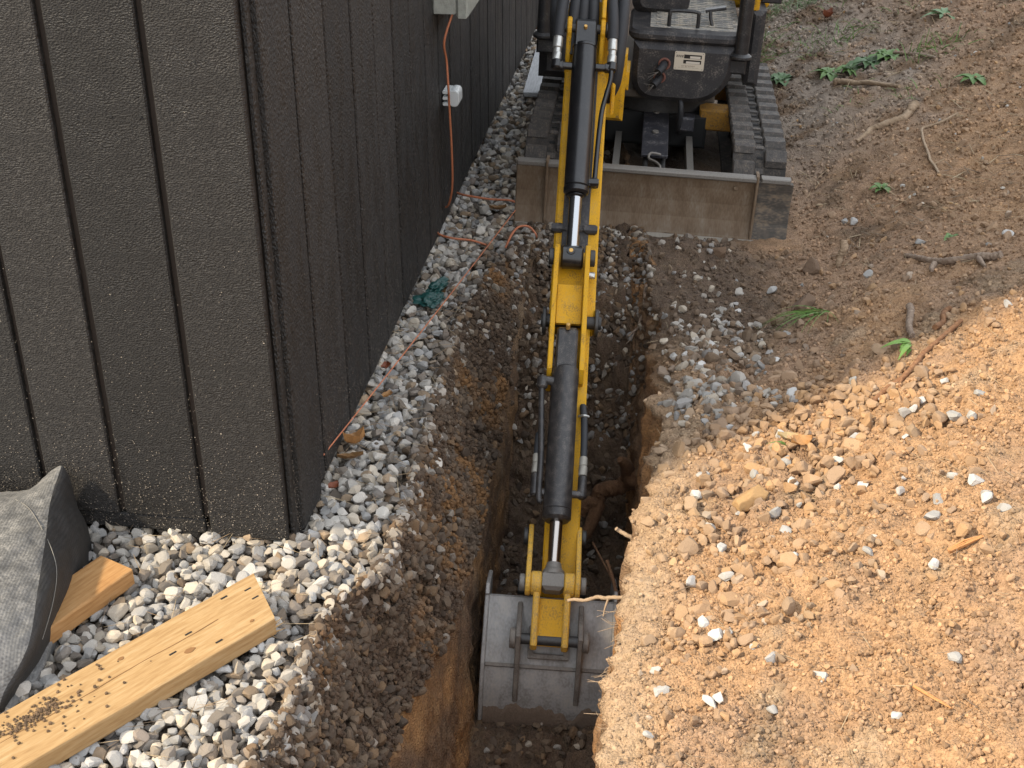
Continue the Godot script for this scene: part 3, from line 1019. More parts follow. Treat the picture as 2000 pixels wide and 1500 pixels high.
	blockpart("side_cover_top", Vector3(-.33, .63, -.72), Vector3(.14, .05, .3), M.yellow, ex, .012)
	# --- swing post
	st = begin()
	box(st, Vector3(-.165, .4, -.31), Vector3(.1, .22, .1), .012)
	box(st, Vector3(-.165, .4, -.42), Vector3(.12, .06, .16), .01)
	part("swing_post", st, M.yellow, ex)
	rod("swing_pin", Vector3(-.165, .27, -.37), Vector3(-.165, .53, -.37), .028, M.dark_steel, ex, 20, .003, Transform3D())
	# --- boom
	var boom_pts := arc(bp(.80, -.045), .045, atan2(N1.y, N1.x), atan2(N1.y, N1.x) - PI, 8)
	boom_pts += [bp(.55, -.16), bp(.2, -.19), bp(.02, -.2), Vector2(-.05, .46), Vector2(-.3, .36), Vector2(-.35, .38), Vector2(-.36, .44), Vector2(-.32, .49), Vector2(.06, .67), Vector2(.19, .745), bp(-.1, -.035), bp(-.03, -.055), bp(.3, -.055), bp(.6, -.05)]
	var bm := plate("boom", boom_pts, -.050, .068, M.yellow, ex, .005)
	bm.set_meta("label", "yellow steel boom")
	# black wear strip / hose channel on top of the boom
	plate("boom_channel", [bp(.1, -.054), bp(.66, -.049), bp(.66, -.045), bp(.1, -.049)], -.030, .040, M.black_plastic, ex, .001)
	for e in [-1, 1]:
		var c0 := bp(0, 0)
		var pts := arc(c0, .03, atan2(N1.y, N1.x) + PI * .55, atan2(N1.y, N1.x) - PI * .4, 8)
		pts += [bp(.11, -.06), bp(-.09, -.06)]
		plate("cylinder_lug", pts, e * .045 - .0065, e * .045 + .0065, M.yellow, ex)
	plate("hose_guard", [bp(-.2, .02), bp(-.02, .03), bp(.0, -.06), bp(-.2, -.06)], .039, .051, M.yellow, ex)
	rod("lug_pin", b3(0, 0, -.062), b3(0, 0, .06), .013, M.dark_steel, ex)
	rod("pin_cap", b3(0, 0, .053), b3(0, 0, .068), .021, M.dark_steel, ex)
	# --- arm cylinder on top of the boom
	var ac := Node3D.new(); ac.name = "arm_cylinder"; ex.add_child(ac)
	rod("barrel", b3(.055, 0, 0), b3(.455, 0, 0), .0325, M.black_gloss, ac, 40, .003)
	rod("barrel_collar", b3(.05, 0, 0), b3(.062, 0, 0), .034, M.black_gloss, ac, 40, .003)
	rod("gland", b3(.452, 0, 0), b3(.476, 0, 0), .0335, M.black_gloss, ac, 40, .006)
	rod("gland_seal", b3(.474, 0, 0), b3(.484, 0, 0), .022, M.black_gloss, ac, 32, .004)
	plate("base_eye", arc(bp(0, 0), .026, atan2(N1.y, N1.x), atan2(N1.y, N1.x) + PI, 8) + [bp(.06, -.026), bp(.06, .026)], -.028, .028, M.black_gloss, ac)
	rod("grease_fitting", b3(.012, .024, -.002), b3(.008, .034, -.002), .005, M.brass, ac, 10, .001)
	rod("rod", b3(.47, 0, 0), b3(.625, 0, 0), .0165, M.chrome, ac, 32, .001)
	rod("rod_eye", b3(.648, 0, -.029), b3(.648, 0, .029), .031, M.black_gloss, ac, 32, .005)
	rod("grease_port", b3(.64, .028, -.004), b3(.64, .034, -.004), .011, M.black_gloss, ac, 20, .001)
	rod("grease_fitting", b3(.64, .033, -.004), b3(.64, .0355, -.004), .006, M.brass, ac, 10, .001)
	# ports and hard lines
	for e in [-1, 1]:
		var st2 := begin()
		cyl(st2, b3(.115, .006, e * .03), b3(.115, .006, e * .075), .0105, 14, .002)
		cyl(st2, b3(.115, .006, e * .056), b3(.115, .006, e * .07), .0135, 6, .001)
		part("port", st2, M.black_gloss, ac, AX)
		st2 = begin()
		cyl(st2, b3(.125, .006, e * .074), b3(.098, .006, e * .074), .0145, 16, .004)
		part("elbow", st2, M.black_gloss, ac, AX)
		st2 = begin()
		cyl(st2, b3(.1, .006, e * .074), b3(.078, .008, e * .074), .0125, 6, .001)
		cyl(st2, b3(.08, .008, e * .074), b3(.066, .009, e * .074), .0105, 16, .001)
		cyl(st2, b3(.066, .009, e * .074), b3(.03, .012, e * .073), .0128, 20, .002)
		part("hose_fitting", st2, M.zinc, ac, AX)
		hose("hose", [b3(.034, .012, e * .073), b3(-.02, .016, e * .071), b3(-.1, .0, e * .064), b3(-.2, -.08, e * .05)], .0155, M.rubber_hose, ex)
	hose("hard_line", [b3(.118, .01, .074), b3(.15, .006, .073), b3(.19, -.004, .064), b3(.24, -.008, .055), b3(.33, -.008, .05), b3(.43, -.008, .047)], .0066, M.black_gloss, ac)
	var st3 := begin()
	box(st3, b3(.438, -.008, .045), Vector3(.026, .03, .024), .006, Basis(Vector3.RIGHT, .83))
	cyl(st3, b3(.443, -.006, .02), b3(.443, -.006, .05), .0085, 12, .002)
	part("lower_port", st3, M.black_gloss, ac, AX)
	for hh in [[-.01, -.05, .034], [.018, -.07, .03], [-.035, -.06, .03]]:
		hose("hose", [b3(.06, -.035, hh[0]), b3(-.02, -.005, hh[0]), b3(-.09, .0, hh[0] * .9), b3(-.2, -.06, hh[0])], .0155, M.rubber_hose, ex)
	hose("hose", [b3(-.18, -.03, .1), b3(-.06, .0, .098), b3(.05, -.02, .095), b3(.12, -.07, .088), b3(.14, -.13, .07)], .0165, M.rubber_hose, ex)
	hose("hose", [b3(-.16, -.02, -.085), b3(-.06, -.03, -.085), b3(.0, -.08, -.08)], .0165, M.rubber_hose, ex)
	plate("hose_bracket", [bp(-.02, -.06), bp(.14, -.055), bp(.2, -.10), bp(.1, -.16), bp(-.02, -.16)], .079, .09, M.yellow, ex)
	# hose clamp across the rod
	var cl := begin()
	box(cl, b3(.555, -.048, -.043), Vector3(.032, .034, .024), .006, Basis(Vector3.RIGHT, .845))
	box(cl, b3(.555, -.048, .045), Vector3(.036, .034, .024), .006, Basis(Vector3.RIGHT, .845))
	box(cl, b3(.555, -.05, .0), Vector3(.09, .022, .014), .003, Basis(Vector3.RIGHT, .845))
	var clamp_ := part("line_clamp", cl, M.black_plastic, ex, AX)
	for e in [-.043, .045]:
		rod("bolt", b3(.555, -.04, e), b3(.555, -.032, e), .007, M.dark_steel, clamp_, 6, .001, AX)
	# --- stick (dipper arm)
	for e in [-1, 1]:
		var p0 := arc(sp(0, 0), .033, atan2(U2.y, U2.x) + PI * .6, atan2(U2.y, U2.x) + PI * 1.5, 7)
		p0 += [sp(.13, -.085), sp(.2, -.1), sp(.34, -.1), sp(.35, -.02), sp(.33, .018), sp(.27, .022), sp(.1, .018)]
		plate("stick_plate", p0, e * .04 - .0065, e * .04 + .0065, M.yellow, ex, .002)
	plate("stick_cover", [sp(.075, -.012), sp(.19, -.006), sp(.19, -.016), sp(.075, -.022)], -.033, .033, M.yellow, ex, .002)
	plate("stick", [sp(.08, -.05), sp(.3, -.045), sp(.86, -.062), sp(.885, -.08), sp(.885, -.115), sp(.86, -.135), sp(.5, -.15), sp(.16, -.12)], -.027, .058, M.yellow, ex, .004)
	rod("pivot_pin", s3(.165, -.045, -.07), s3(.165, -.045, .086), .017, M.dark_steel, ex)
	for e in [-1, 1]:
		rod("pivot_boss", s3(.165, -.045, e * .062 + .006), s3(.165, -.045, e * .072 + .006), .036, M.dark_steel, ex, 28)
		rod("rod_pin_cap", s3(.0, .0, e * .046), s3(.0, .0, e * .06), .022, M.dark_steel, ex, 20)
	rod("retainer_bolt", s3(.045, -.01, .046), s3(.045, -.01, .062), .009, M.zinc, ex, 6, .001)
	# --- bucket cylinder
	var bc := Node3D.new(); bc.name = "bucket_cylinder"; ex.add_child(bc)
	plate("base_eye", arc(sp(.235, 0), .027, atan2(N2.y, N2.x), atan2(N2.y, N2.x) + PI, 8) + [sp(.33, -.027), sp(.33, .027)], -.0265, .0265, M.black_scuffed, bc, .005)
	rod("grease_fitting", s3(.222, .026, .0), s3(.215, .04, .0), .0055, M.brass, bc, 10, .001)
	rod("barrel", s3(.32, 0, 0), s3(.70, 0, 0), .034, M.black_scuffed, bc, 40, .006)
	rod("gland", s3(.69, 0, 0), s3(.722, 0, 0), .0345, M.black_scuffed, bc, 40, .007)
	rod("rod", s3(.72, 0, 0), s3(.86, 0, 0), .0155, M.chrome_warm, bc, 32, .001)
	var re := begin()
	lathe(re, [[.0001, 0], [.0165, 0], [.02, .014], [.026, .02], [.026, .03], [.0001, .03]], 28, along(s3(.825, 0, 0), s3(.9, 0, 0)))
	box(re, s3(.872, 0, 0), Vector3(.05, .05, .046), .008, Basis(Vector3.RIGHT, .636))
	part("rod_eye", re, M.steel_worn, bc, AX)
	hose("hard_line", [s3(.365, .012, -.03), s3(.365, .014, -.05), s3(.375, .012, -.056), s3(.46, .006, -.052), s3(.55, .004, -.047), s3(.66, .004, -.046), s3(.675, .0, -.04)], .0075, M.black_scuffed, bc)
	var pt := begin()
	cyl(pt, s3(.362, .012, -.025), s3(.362, .014, -.052), .011, 14, .003)
	cyl(pt, s3(.35, .014, -.055), s3(.385, .012, -.055), .0135, 14, .005)
	part("port", pt, M.black_scuffed, bc, AX)
	for e in [-1, 1]:
		hose("hose", [s3(.40 if e > 0 else .47, -.045, e * .05), s3(.45 if e > 0 else .5, -.022, e * .054), s3(.5, -.012, e * .056), s3(.55, -.01, e * .057)], .0085, M.rubber_hose, bc)
		var f := begin()
		cyl(f, s3(.55, -.01, e * .057), s3(.575, -.009, e * .057), .0098, 16, .002)
		cyl(f, s3(.575, -.009, e * .057), s3(.6, -.008, e * .057), .0108, 6, .001)
		part("hose_fitting", f, M.zinc_dusty, bc, AX)
		f = begin()
		cyl(f, s3(.6, -.008, e * .057), s3(.66, -.006, e * .057), .0112, 14, .004)
		cyl(f, s3(.65, -.005, e * .062), s3(.65, -.003, e * .028), .0095, 12, .002)
		part("elbow", f, M.black_scuffed, bc, AX)
	hose("hose_band", [s3(.44, -.018, .04), s3(.445, .002, .052), s3(.445, -.004, .064)], .003, M.zinc, bc)
	# --- bucket linkage
	for e in [-1, 1]:
		var c1 := sp(.875, -.002); var c2 := sp(.735, -.085)
		var lp := arc(c1, .03, -1.9, 1.1, 8) + arc(c2, .03, 1.3, 4.2, 8)
		plate("side_link", lp, e * .058 - .006, e * .058 + .006, M.yellow_worn, ex, .002)
		rod("link_sleeve", s3(.875, -.002, e * .026), s3(.875, -.002, e * .0515), .028, M.yellow_worn, ex, 28, .003)
		rod("pin_washer", s3(.875, -.002, e * .064), s3(.875, -.002, e * .078), .02, M.steel_worn, ex, 20)
		rod("pin_washer", sp3(c2, e * .064), sp3(c2, e * .076), .022, M.dark_steel, ex, 20)
	var dC := sp(.875, -.002)
	var dF := Vector2(1.555, -.375)
	for e in [-1, 1]:
		plate("power_link", [dC + Vector2(-.005, .005), dC + Vector2(.024, .0), dF + Vector2(.022, .0), dF + Vector2(.012, -.022), dF + Vector2(-.02, -.016)], e * .036 - .008, e * .036 + .008, M.yellow_worn, ex, .003)
	plate("link_web", [dC + Vector2(.012, -.034), dC + Vector2(.018, -.03), dF + Vector2(.008, .006), dF + Vector2(.004, -.016), dF + Vector2(-.006, -.01)], -.03, .03, M.yellow, ex, .002)
	rod("bucket_pin", sp3(dF, -.082), sp3(dF, .082), .013, M.dark_steel, ex)
	rod("bucket_pin", sp3(sp(.86, -.105), -.082), sp3(sp(.86, -.105), .082), .016, M.dark_steel, ex)
	# --- bucket
	var bu := Node3D.new(); bu.name = "bucket"; ex.add_child(bu)
	bu.set_meta("label", "grey steel digging bucket down in the trench")
	var p_top := Vector2(1.455, -.335); var p_mid := Vector2(1.56, -.452); var p_low := Vector2(1.585, -.56); var p_tip := Vector2(1.565, -.66)
	var back := []
	for q in spline([Vector3(p_top.x, p_top.y, 0), Vector3(1.512, -.388, 0), Vector3(p_mid.x, p_mid.y, 0)], 3): back.append(Vector2(q.x, q.y))
	for q in spline([Vector3(p_mid.x, p_mid.y, 0), Vector3(1.578, -.505, 0), Vector3(p_low.x, p_low.y, 0), Vector3(1.582, -.61, 0), Vector3(p_tip.x, p_tip.y, 0)], 4).slice(1): back.append(Vector2(q.x, q.y))
	var inner := []
	for k in range(back.size() - 1, -1, -1): inner.append(back[k] + Vector2(-.012, -.004))
	plate("bucket_back", back + inner, -.148, .148, M.bucket, bu, .002)
	for e in [-1, 1]:
		var side := [Vector2(1.44, -.31), Vector2(1.46, -.325)]
		for q in back: side.append(q + Vector2(.004, .003))
		side += [Vector2(1.54, -.675), Vector2(1.40, -.56), Vector2(1.30, -.42), Vector2(1.31, -.37)]
		plate("bucket_side", side, e * .152 - .005, e * .152 + .005, M.bucket, bu, .002)
		var rib := [dF + Vector2(.02, .022), dF + Vector2(-.02, .03), Vector2(1.44, -.34), Vector2(1.43, -.375), Vector2(1.50, -.40), Vector2(1.55, -.46), Vector2(1.566, -.505), Vector2(1.578, -.545), Vector2(1.588, -.54), Vector2(1.59, -.50), Vector2(1.584, -.45), Vector2(1.578, -.40)]
		plate("bucket_ear", rib, e * .072 - .006, e * .072 + .006, M.bucket_dark, bu, .002)
		rod("ear_boss", sp3(dF, e * .078), sp3(dF, e * .092), .024, M.bucket_dark, bu, 20)
	plate("weld_seam", [p_mid + Vector2(.002, .006), p_mid + Vector2(.007, .0), p_mid + Vector2(.003, -.006), p_mid + Vector2(-.002, 0)], -.146, .146, M.bucket_dark, bu, .001)
	plate("cutting_lip", [p_tip + Vector2(.004, .028), p_tip + Vector2(.0, -.01), p_tip + Vector2(-.016, -.008), p_tip + Vector2(-.01, .025)], -.156, .156, M.bucket_mud, bu, .002)
	var mud := begin()
	mud.set_smooth_group(1)
	for i in 60:
		for j in 8:
			var q4 := []
			for d in [[0, 0], [1, 0], [1, 1], [0, 1]]:
				var u: float = -.146 + .292 * (i + d[0]) / 60.0
				var topl: float = .092 + .06 * nz.fine.get_noise_2d(u * .28, 3.0) + .016 * nz.fine.get_noise_2d(u * 1.1, 9.0)
				var v: float = -.655 + maxf(topl, .012) * (j + d[1]) / 8.0
				var zb: float = lerpf(p_tip.x, 1.582, clampf((v + .66) / .05, 0, 1)) + .0035 * sm(-.54, -.56, v) + .003 + .0022 * nz.grain.get_noise_2d(u, v)
				if j + d[1] == 8: zb -= .003
				q4.append(Vector3(u, v, zb))
			quad(mud, q4[0], q4[1], q4[2], q4[3])
	part("dried_mud", mud, M.bucket_mud, bu, AX)
	var ring := begin()
	var rc := Vector2(1.54, -.427)
	var ang := atan2(-(p_mid - p_top).y, (p_mid - p_top).x)
	for q in [[Vector3(-.042, .005, 0), Vector3(.014, .012, .07)], [Vector3(.042, .005, 0), Vector3(.014, .012, .07)], [Vector3(0, .005, .035), Vector3(.098, .012, .014)]]:
		box(ring, Vector3.ZERO + q[0], q[1], .003)
	var rb := part("reinforcement", ring, M.bucket_dark, bu)
	rb.transform = AX * Transform3D(Basis(Vector3.RIGHT, ang), Vector3(0, -.405, 1.525))

func sp3(p: Vector2, x: float) -> Vector3:
	return Vector3(x, p.y, p.x)
# ------------------------------------------------------------------ loose things
func lumber(label: String, corner: Vector3, dir: Vector3, length: float, w: float, h: float, m: Material, chipped: bool) -> void:
	# corner = top far corner of the sawn end; dir runs along the timber
	var t := thing("lumber_board", label, "board")
	var x := -dir.normalized()
	var z := x.cross(Vector3.UP).normalized()
	t.transform = Transform3D(Basis(x, z.cross(x), z), corner)
	var st := begin()
	var prof := rrect(w, h, .004, 2)
	var n := 26
	# body as rings so that the arris is a little uneven
	var rings := []
	for i in n + 1:
		var ring := []
		var u := length * i / n
		var cut := 0.0
		for q in prof:
			var ex := 0.0
			if i == 0: ex = rng.randf_range(-.0012, .0012)
			if chipped: ex -= .058 * (q.x / w + .5) * maxf(0, 1.0 - i / 4.0)   # the end is sawn at an angle
			ring.append(Vector3(-u + ex, q.y - h / 2 + rng.randf_range(-.0004, .0004), q.x + w / 2 + rng.randf_range(-.0005, .0005)))
		rings.append(ring)
	var k := prof.size()
	st.set_smooth_group(-1)
	for i in n:
		for j in k:
			var jj := (j + 1) % k
			quad(st, rings[i][j], rings[i][jj], rings[i + 1][jj], rings[i + 1][j])
	for j in k:
		var jj := (j + 1) % k
		var c0 := Vector3(-.029 if chipped else 0.0, -h / 2, w / 2); var c1 := Vector3(-length, -h / 2, w / 2)
		st.add_vertex(c0); st.add_vertex(rings[0][j]); st.add_vertex(rings[0][jj])
		st.add_vertex(c1); st.add_vertex(rings[n][jj]); st.add_vertex(rings[n][j])
	part("timber", st, m, t)
	if chipped:
		st = begin()
		for i in 9:
			var a := Vector3(-.048, -h * rng.randf_range(.15, .95), w * rng.randf_range(.72, 1.0))
			tube(st, [a + Vector3(-.012, 0, 0), a + Vector3(rng.randf_range(.004, .016), rng.randf_range(-.002, .004), rng.randf_range(-.002, .005))], .0024, .0004, 4)
		part("splinters", st, m, t)
		for q in [[.085, .022], [.19, .06], [.165, .118], [.045, .065], [.04, .035], [.24, .085]]:
			st = begin()
			box(st, Vector3(-q[0], .0006, q[1]), Vector3(.014, .0014, .0034), .0003)
			part("staple_mark", st, M.nail, t)
		for q in [[.215, .1, .011, .006], [.31, .03, .006, .004], [.62, .09, .008, .005], [.09, .115, .005, .003]]:
			st = begin()
			var kn := PackedVector2Array()
			for i in 14:
				var a := TAU * i / 14.0
				kn.append(Vector2(cos(a) * q[2] * rng.randf_range(.8, 1.15), sin(a) * q[3] * rng.randf_range(.8, 1.15)))
			prism(st, kn, -.002, .0004, .0002, Transform3D(Basis(Vector3.RIGHT, -PI / 2), Vector3(-q[0], .0008, q[1])))
			part("knot", st, M.knot, t)
		st = begin()
		var chk := []
		for i in 30: chk.append(Vector3(-.13 - i * .026, .0003, .066 + .0015 * sin(i * .7) + rng.randf_range(-.0006, .0006)))
		tube(st, chk, .0009, .0005, 4)
		part("drying_crack", st, M.knot, t)
		var items := []
		for i in 260:
			var g := rng.randf()
			var px := .47 + rng.randfn() * .07; var pz := .055 + rng.randfn() * .03
			if g < .4: px = .50 + rng.randfn() * .025; pz = .05 + rng.randfn() * .008
			elif g < .6: px = .455 + rng.randfn() * .008; pz = .045 + rng.randfn() * .012
			if pz < .004 or pz > w - .004: continue
			var sz := rng.randf_range(.0012, .0036)
			items.append([Transform3D(rnd_basis(sz), Vector3(-px, sz * .4, pz)), Color(.13, .082, .045) * rng.randf_range(.6, 1.3)])
		multi("dirt_crumbs", [crumb_meshes[0], crumb_meshes[1]], items, M.stone, t)

func stick(called: String, label: String, pts: Array, ra: float, rb: float, m: Material, lift := .006, twigs := [], cat := "stick") -> void:
	# pts: [x, s] on the ground, or [x, s, y] in space
	var t := thing(called, label, cat)
	var p3 := []
	for q in pts:
		var y: float = q[2] if q.size() > 2 else gh(q[0], q[1]) + lift
		p3.append(Vector3(q[0], y, -q[1]))
	t.position = p3[0]
	var loc := []
	var dense := []
	for i in p3.size() - 1:
		dense.append(p3[i])
		dense.append(p3[i].lerp(p3[i + 1], rng.randf_range(.35, .65)) + Vector3(rng.randfn(), rng.randfn() * .5, rng.randfn()) * ra * .55)
	dense.append(p3[p3.size() - 1])
	for q in dense: loc.append(q - p3[0] + Vector3(rng.randf_range(-.002, .002), rng.randf_range(-.001, .001), rng.randf_range(-.002, .002)))
	var st := begin()
	tube(st, spline(loc, 9), ra, rb, 11, .2)
	part("stem", st, m, t)
	for w in twigs:
		st = begin()
		var tw := []
		for q in w:
			var y2: float = q[2] if q.size() > 2 else gh(q[0], q[1]) + lift
			tw.append(Vector3(q[0], y2, -q[1]) - p3[0])
		tube(st, spline(tw, 4), rb * .9, rb * .35, 6, .1)
		part("side_root" if cat == "root" else "twig", st, m, t)

func blade_leaf(st: SurfaceTool, base: Vector3, dir: Vector3, length: float, width: float, droop: float, lobes := 0.0) -> void:
	# one leaf with a folded midrib
	st.set_smooth_group(1)
	var side := dir.cross(Vector3.UP).normalized()
	if side.length() < .5: side = Vector3.RIGHT
	var n := 7
	var prev := []
	for i in n + 1:
		var t := float(i) / n
		var p := base + dir * length * t + Vector3.DOWN * droop * length * t * t
		var w := width * sin(PI * pow(clampf(t, .02, 1.0), .75)) * (1.0 + lobes * sin(t * 19.0))
		if i == n: w = .0004
		var cur := [p - side * w + Vector3.UP * w * .35, p, p + side * w + Vector3.UP * w * .35]
		if i > 0:
			quad(st, prev[0], prev[1], cur[1], cur[0])
			quad(st, prev[1], prev[2], cur[2], cur[1])
		prev = cur

func plant(called: String, label: String, x: float, s: float, n: int, length: float, width: float, rise: float, m: Material, group := "", az0 := 0.0, spread := TAU, lobes := 0.0) -> void:
	var t := thing(called, label, "plant", group)
	t.position = Vector3(x, gh(x, s), -s)
	for i in n + n / 2:
		var st := begin()
		var a := az0 + spread * (i + rng.randf_range(-.3, .3)) / n
		var up := rise * rng.randf_range(.5, 1.3)
		var d := Vector3(cos(a), up, -sin(a)).normalized()
		var l := length * rng.randf_range(.35, 1.2)
		blade_leaf(st, Vector3(0, .004, 0) + d * .004, d, l, width * rng.randf_range(.75, 1.15), .35 + up * .4, lobes)
		tube(st, [Vector3(0, -.004, 0), d * l * .25 + Vector3(0, .003, 0)], .0012, .0008, 5)
		part("leaf", st, m, t)

func grass(label: String, x: float, s: float, n: int, length: float, spread: float, lean: Vector3, m: Material, group := "") -> void:
	var t := thing("grass_tuft", label, "grass", group)
	t.position = Vector3(x, gh(x, s), -s)
	var st := begin()
	for i in n:
		var b := Vector3(rng.randfn() * spread, 0, rng.randfn() * spread)
		b.y = gh(x + b.x, s - b.z) - gh(x, s)
		var d := (Vector3(rng.randfn() * .5, .7, rng.randfn() * .5) + lean).normalized()
		var l := length * rng.randf_range(.5, 1.2)
		st.set_smooth_group(1)
		var side := d.cross(Vector3(rng.randfn(), .2, rng.randfn())).normalized()
		var w := rng.randf_range(.0011, .002)
		var prev := []
		for k in 6:
			var q := k / 5.0
			var p := b + d * l * q + Vector3.DOWN * l * .55 * q * q
			var cur := [p - side * w * (1.05 - q), p + side * w * (1.05 - q)]
			if k > 0: quad(st, prev[0], prev[1], cur[1], cur[0])
			prev = cur
	part("blades", st, m, t).set_meta("kind", "stuff")

func dead_leaf(label: String, x: float, s: float, size: float, m: Material, az: float, y := .012, curl := .5) -> void:
	var st := begin()
	st.set_smooth_group(1)
	var c := Vector3(x, gh(x, s) + y, -s)
	var n := 10
	var b := Basis(Vector3.UP, az) * Basis(Vector3.RIGHT, rng.randf_range(-.4, .4))
	var prev := []
	for i in n + 1:
		var t := float(i) / n
		var w := size * .42 * sin(PI * clampf(t, .03, .97)) * (1.0 + .18 * sin(t * 23.0))
		var cur := []
		for k in 5:
			var v := (k - 2) / 2.0
			var cy := curl * size * (v * v * .35 + pow(t - .5, 2) * .9)
			cur.append(c + b * Vector3((t - .5) * size, cy + rng.randf_range(-.001, .001), v * w))
		if i > 0:
			for k in 4: quad(st, prev[k], cur[k], cur[k + 1], prev[k + 1])
		prev = cur
	solo("dead_leaf", st, m, label, "leaf", "dead leaves on the gravel" if x < .1 else "dead leaves on the dirt")

func build_fabric() -> void:
	# control net: rows from the wall towards the camera, columns from far left over the fold and down to the ground
	var net := [
		[[-1.75, .06, 2.30], [-1.4, .10, 2.285], [-1.12, .10, 2.27], [-.985, .108, 2.262], [-.902, .17, 2.258], [-.882, .07, 2.25], [-.868, -.02, 2.245]],
		[[-1.75, .07, 2.18], [-1.4, .13, 2.17], [-1.12, .15, 2.16], [-.985, .143, 2.165], [-.902, .14, 2.165], [-.862, .06, 2.21], [-.858, -.02, 2.215]],
		[[-1.75, .08, 2.04], [-1.4, .14, 2.03], [-1.12, .165, 2.03], [-.96, .15, 2.04], [-.878, .128, 2.045], [-.845, .065, 2.09], [-.848, -.015, 2.10]],
		[[-1.75, .08, 1.90], [-1.4, .13, 1.90], [-1.12, .15, 1.90], [-.945, .142, 1.905], [-.853, .118, 1.915], [-.836, .06, 1.945], [-.842, .0, 1.95]],
		[[-1.75, .06, 1.78], [-1.4, .1, 1.78], [-1.12, .115, 1.785], [-.93, .118, 1.79], [-.838, .09, 1.80], [-.84, .045, 1.825], [-.85, -.01, 1.83]],
		[[-1.75, .03, 1.66], [-1.4, .05, 1.67], [-1.12, .06, 1.68], [-.94, .062, 1.70], [-.868, .04, 1.735], [-.868, .015, 1.75], [-.875, -.02, 1.755]],
		[[-1.75, -.02, 1.60], [-1.4, -.02, 1.61], [-1.12, -.02, 1.62], [-.96, -.02, 1.65], [-.885, -.02, 1.715], [-.88, -.02, 1.74], [-.885, -.03, 1.75]]]
	var rows := []
	for r in net:
		var p := []
		for q in r: p.append(Vector3(q[0], q[1], -q[2]))
		rows.append(spline(p, 14))
	var nc: int = rows[0].size()
	var colsv := []
	for c in nc:
		var p := []
		for r in rows.size(): p.append(rows[r][c])
		colsv.append(spline(p, 14))
	var nr: int = colsv[0].size()
	var g := []
	for r in nr:
		var line := []
		for c in nc:
			var p: Vector3 = colsv[c][r]
			var w: float = nz.cloth.get_noise_3d(p.x * 1.0, p.y, p.z * .55)
			var w2: float = nz.cloth2.get_noise_3d(p.x, p.y, p.z)
			line.append(p + Vector3(.3, .95, .1) * (w * .011 + w2 * .0035))
		g.append(line)
	var st := begin()
	var fold := begin()
	for r in nr - 1:
		for c in nc - 1:
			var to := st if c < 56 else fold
			to.set_smooth_group(1)
			quad(to, g[r + 1][c], g[r + 1][c + 1], g[r][c + 1], g[r][c])
	var t := thing("landscape_fabric", "heap of black woven ground fabric in front of the building", "fabric")
	part("sheet", st, M.fabric, t)
	part("folded_side", fold, M.fabric_shaded, t)  # side turned from the sun, its shade painted by the darker material
	# underside closes the heap
	st = begin()
	st.set_smooth_group(1)
	for r in nr - 1:
		for c in nc - 1:
			var f := func(p): return Vector3(p.x - .003, minf(p.y - .004, p.y * .4 - .02), p.z)
			quad(st, f.call(g[r][c]), f.call(g[r][c + 1]), f.call(g[r + 1][c + 1]), f.call(g[r + 1][c]))
	part("underlayer", st, M.fabric, t)
	# sewn edge thread
	st = begin()
	var seam := []
	for q in [[14, 44], [18, 49], [24, 54], [30, 59], [36, 63], [44, 66], [52, 68]]:
		seam.append(g[mini(q[0], nr - 1)][mini(q[1], nc - 1)] + Vector3(.001, .0015, 0))
	tube(st, spline(seam, 6), .0008, .0008, 5)
	part("seam", st, M.seam, t)

func build_scrap() -> void:
	var t := thing("plastic_scrap", "crumpled dark green plastic scrap on the gravel near the wall", "scrap")
	t.position = Vector3(-.228, .03, -3.36)
	for q in [[Vector3(0, 0, .03), .036, Vector3(1.0, .4, 1.2)], [Vector3(.022, .012, -.03), .026, Vector3(.8, .5, 1.5)]]:
		var gq := ico(3)
		var v: Array = gq[0]
		for i in v.size():
			var p: Vector3 = v[i]
			var f: float = 1.0 + .35 * nz.cloth.get_noise_3dv(p * .12 + q[0]) + .4 * nz.cloth2.get_noise_3dv(p * .035 + q[0])
			v[i] = Basis(Vector3.UP, -.55) * (p * f * (q[2] as Vector3)) * (q[1] as float) + q[0]
		var st := begin()
		st.set_smooth_group(-1)
		for t3 in gq[1]:
			st.add_vertex(v[t3[0]]); st.add_vertex(v[t3[2]]); st.add_vertex(v[t3[1]])
		part("fold", st, M.green_plastic, t)

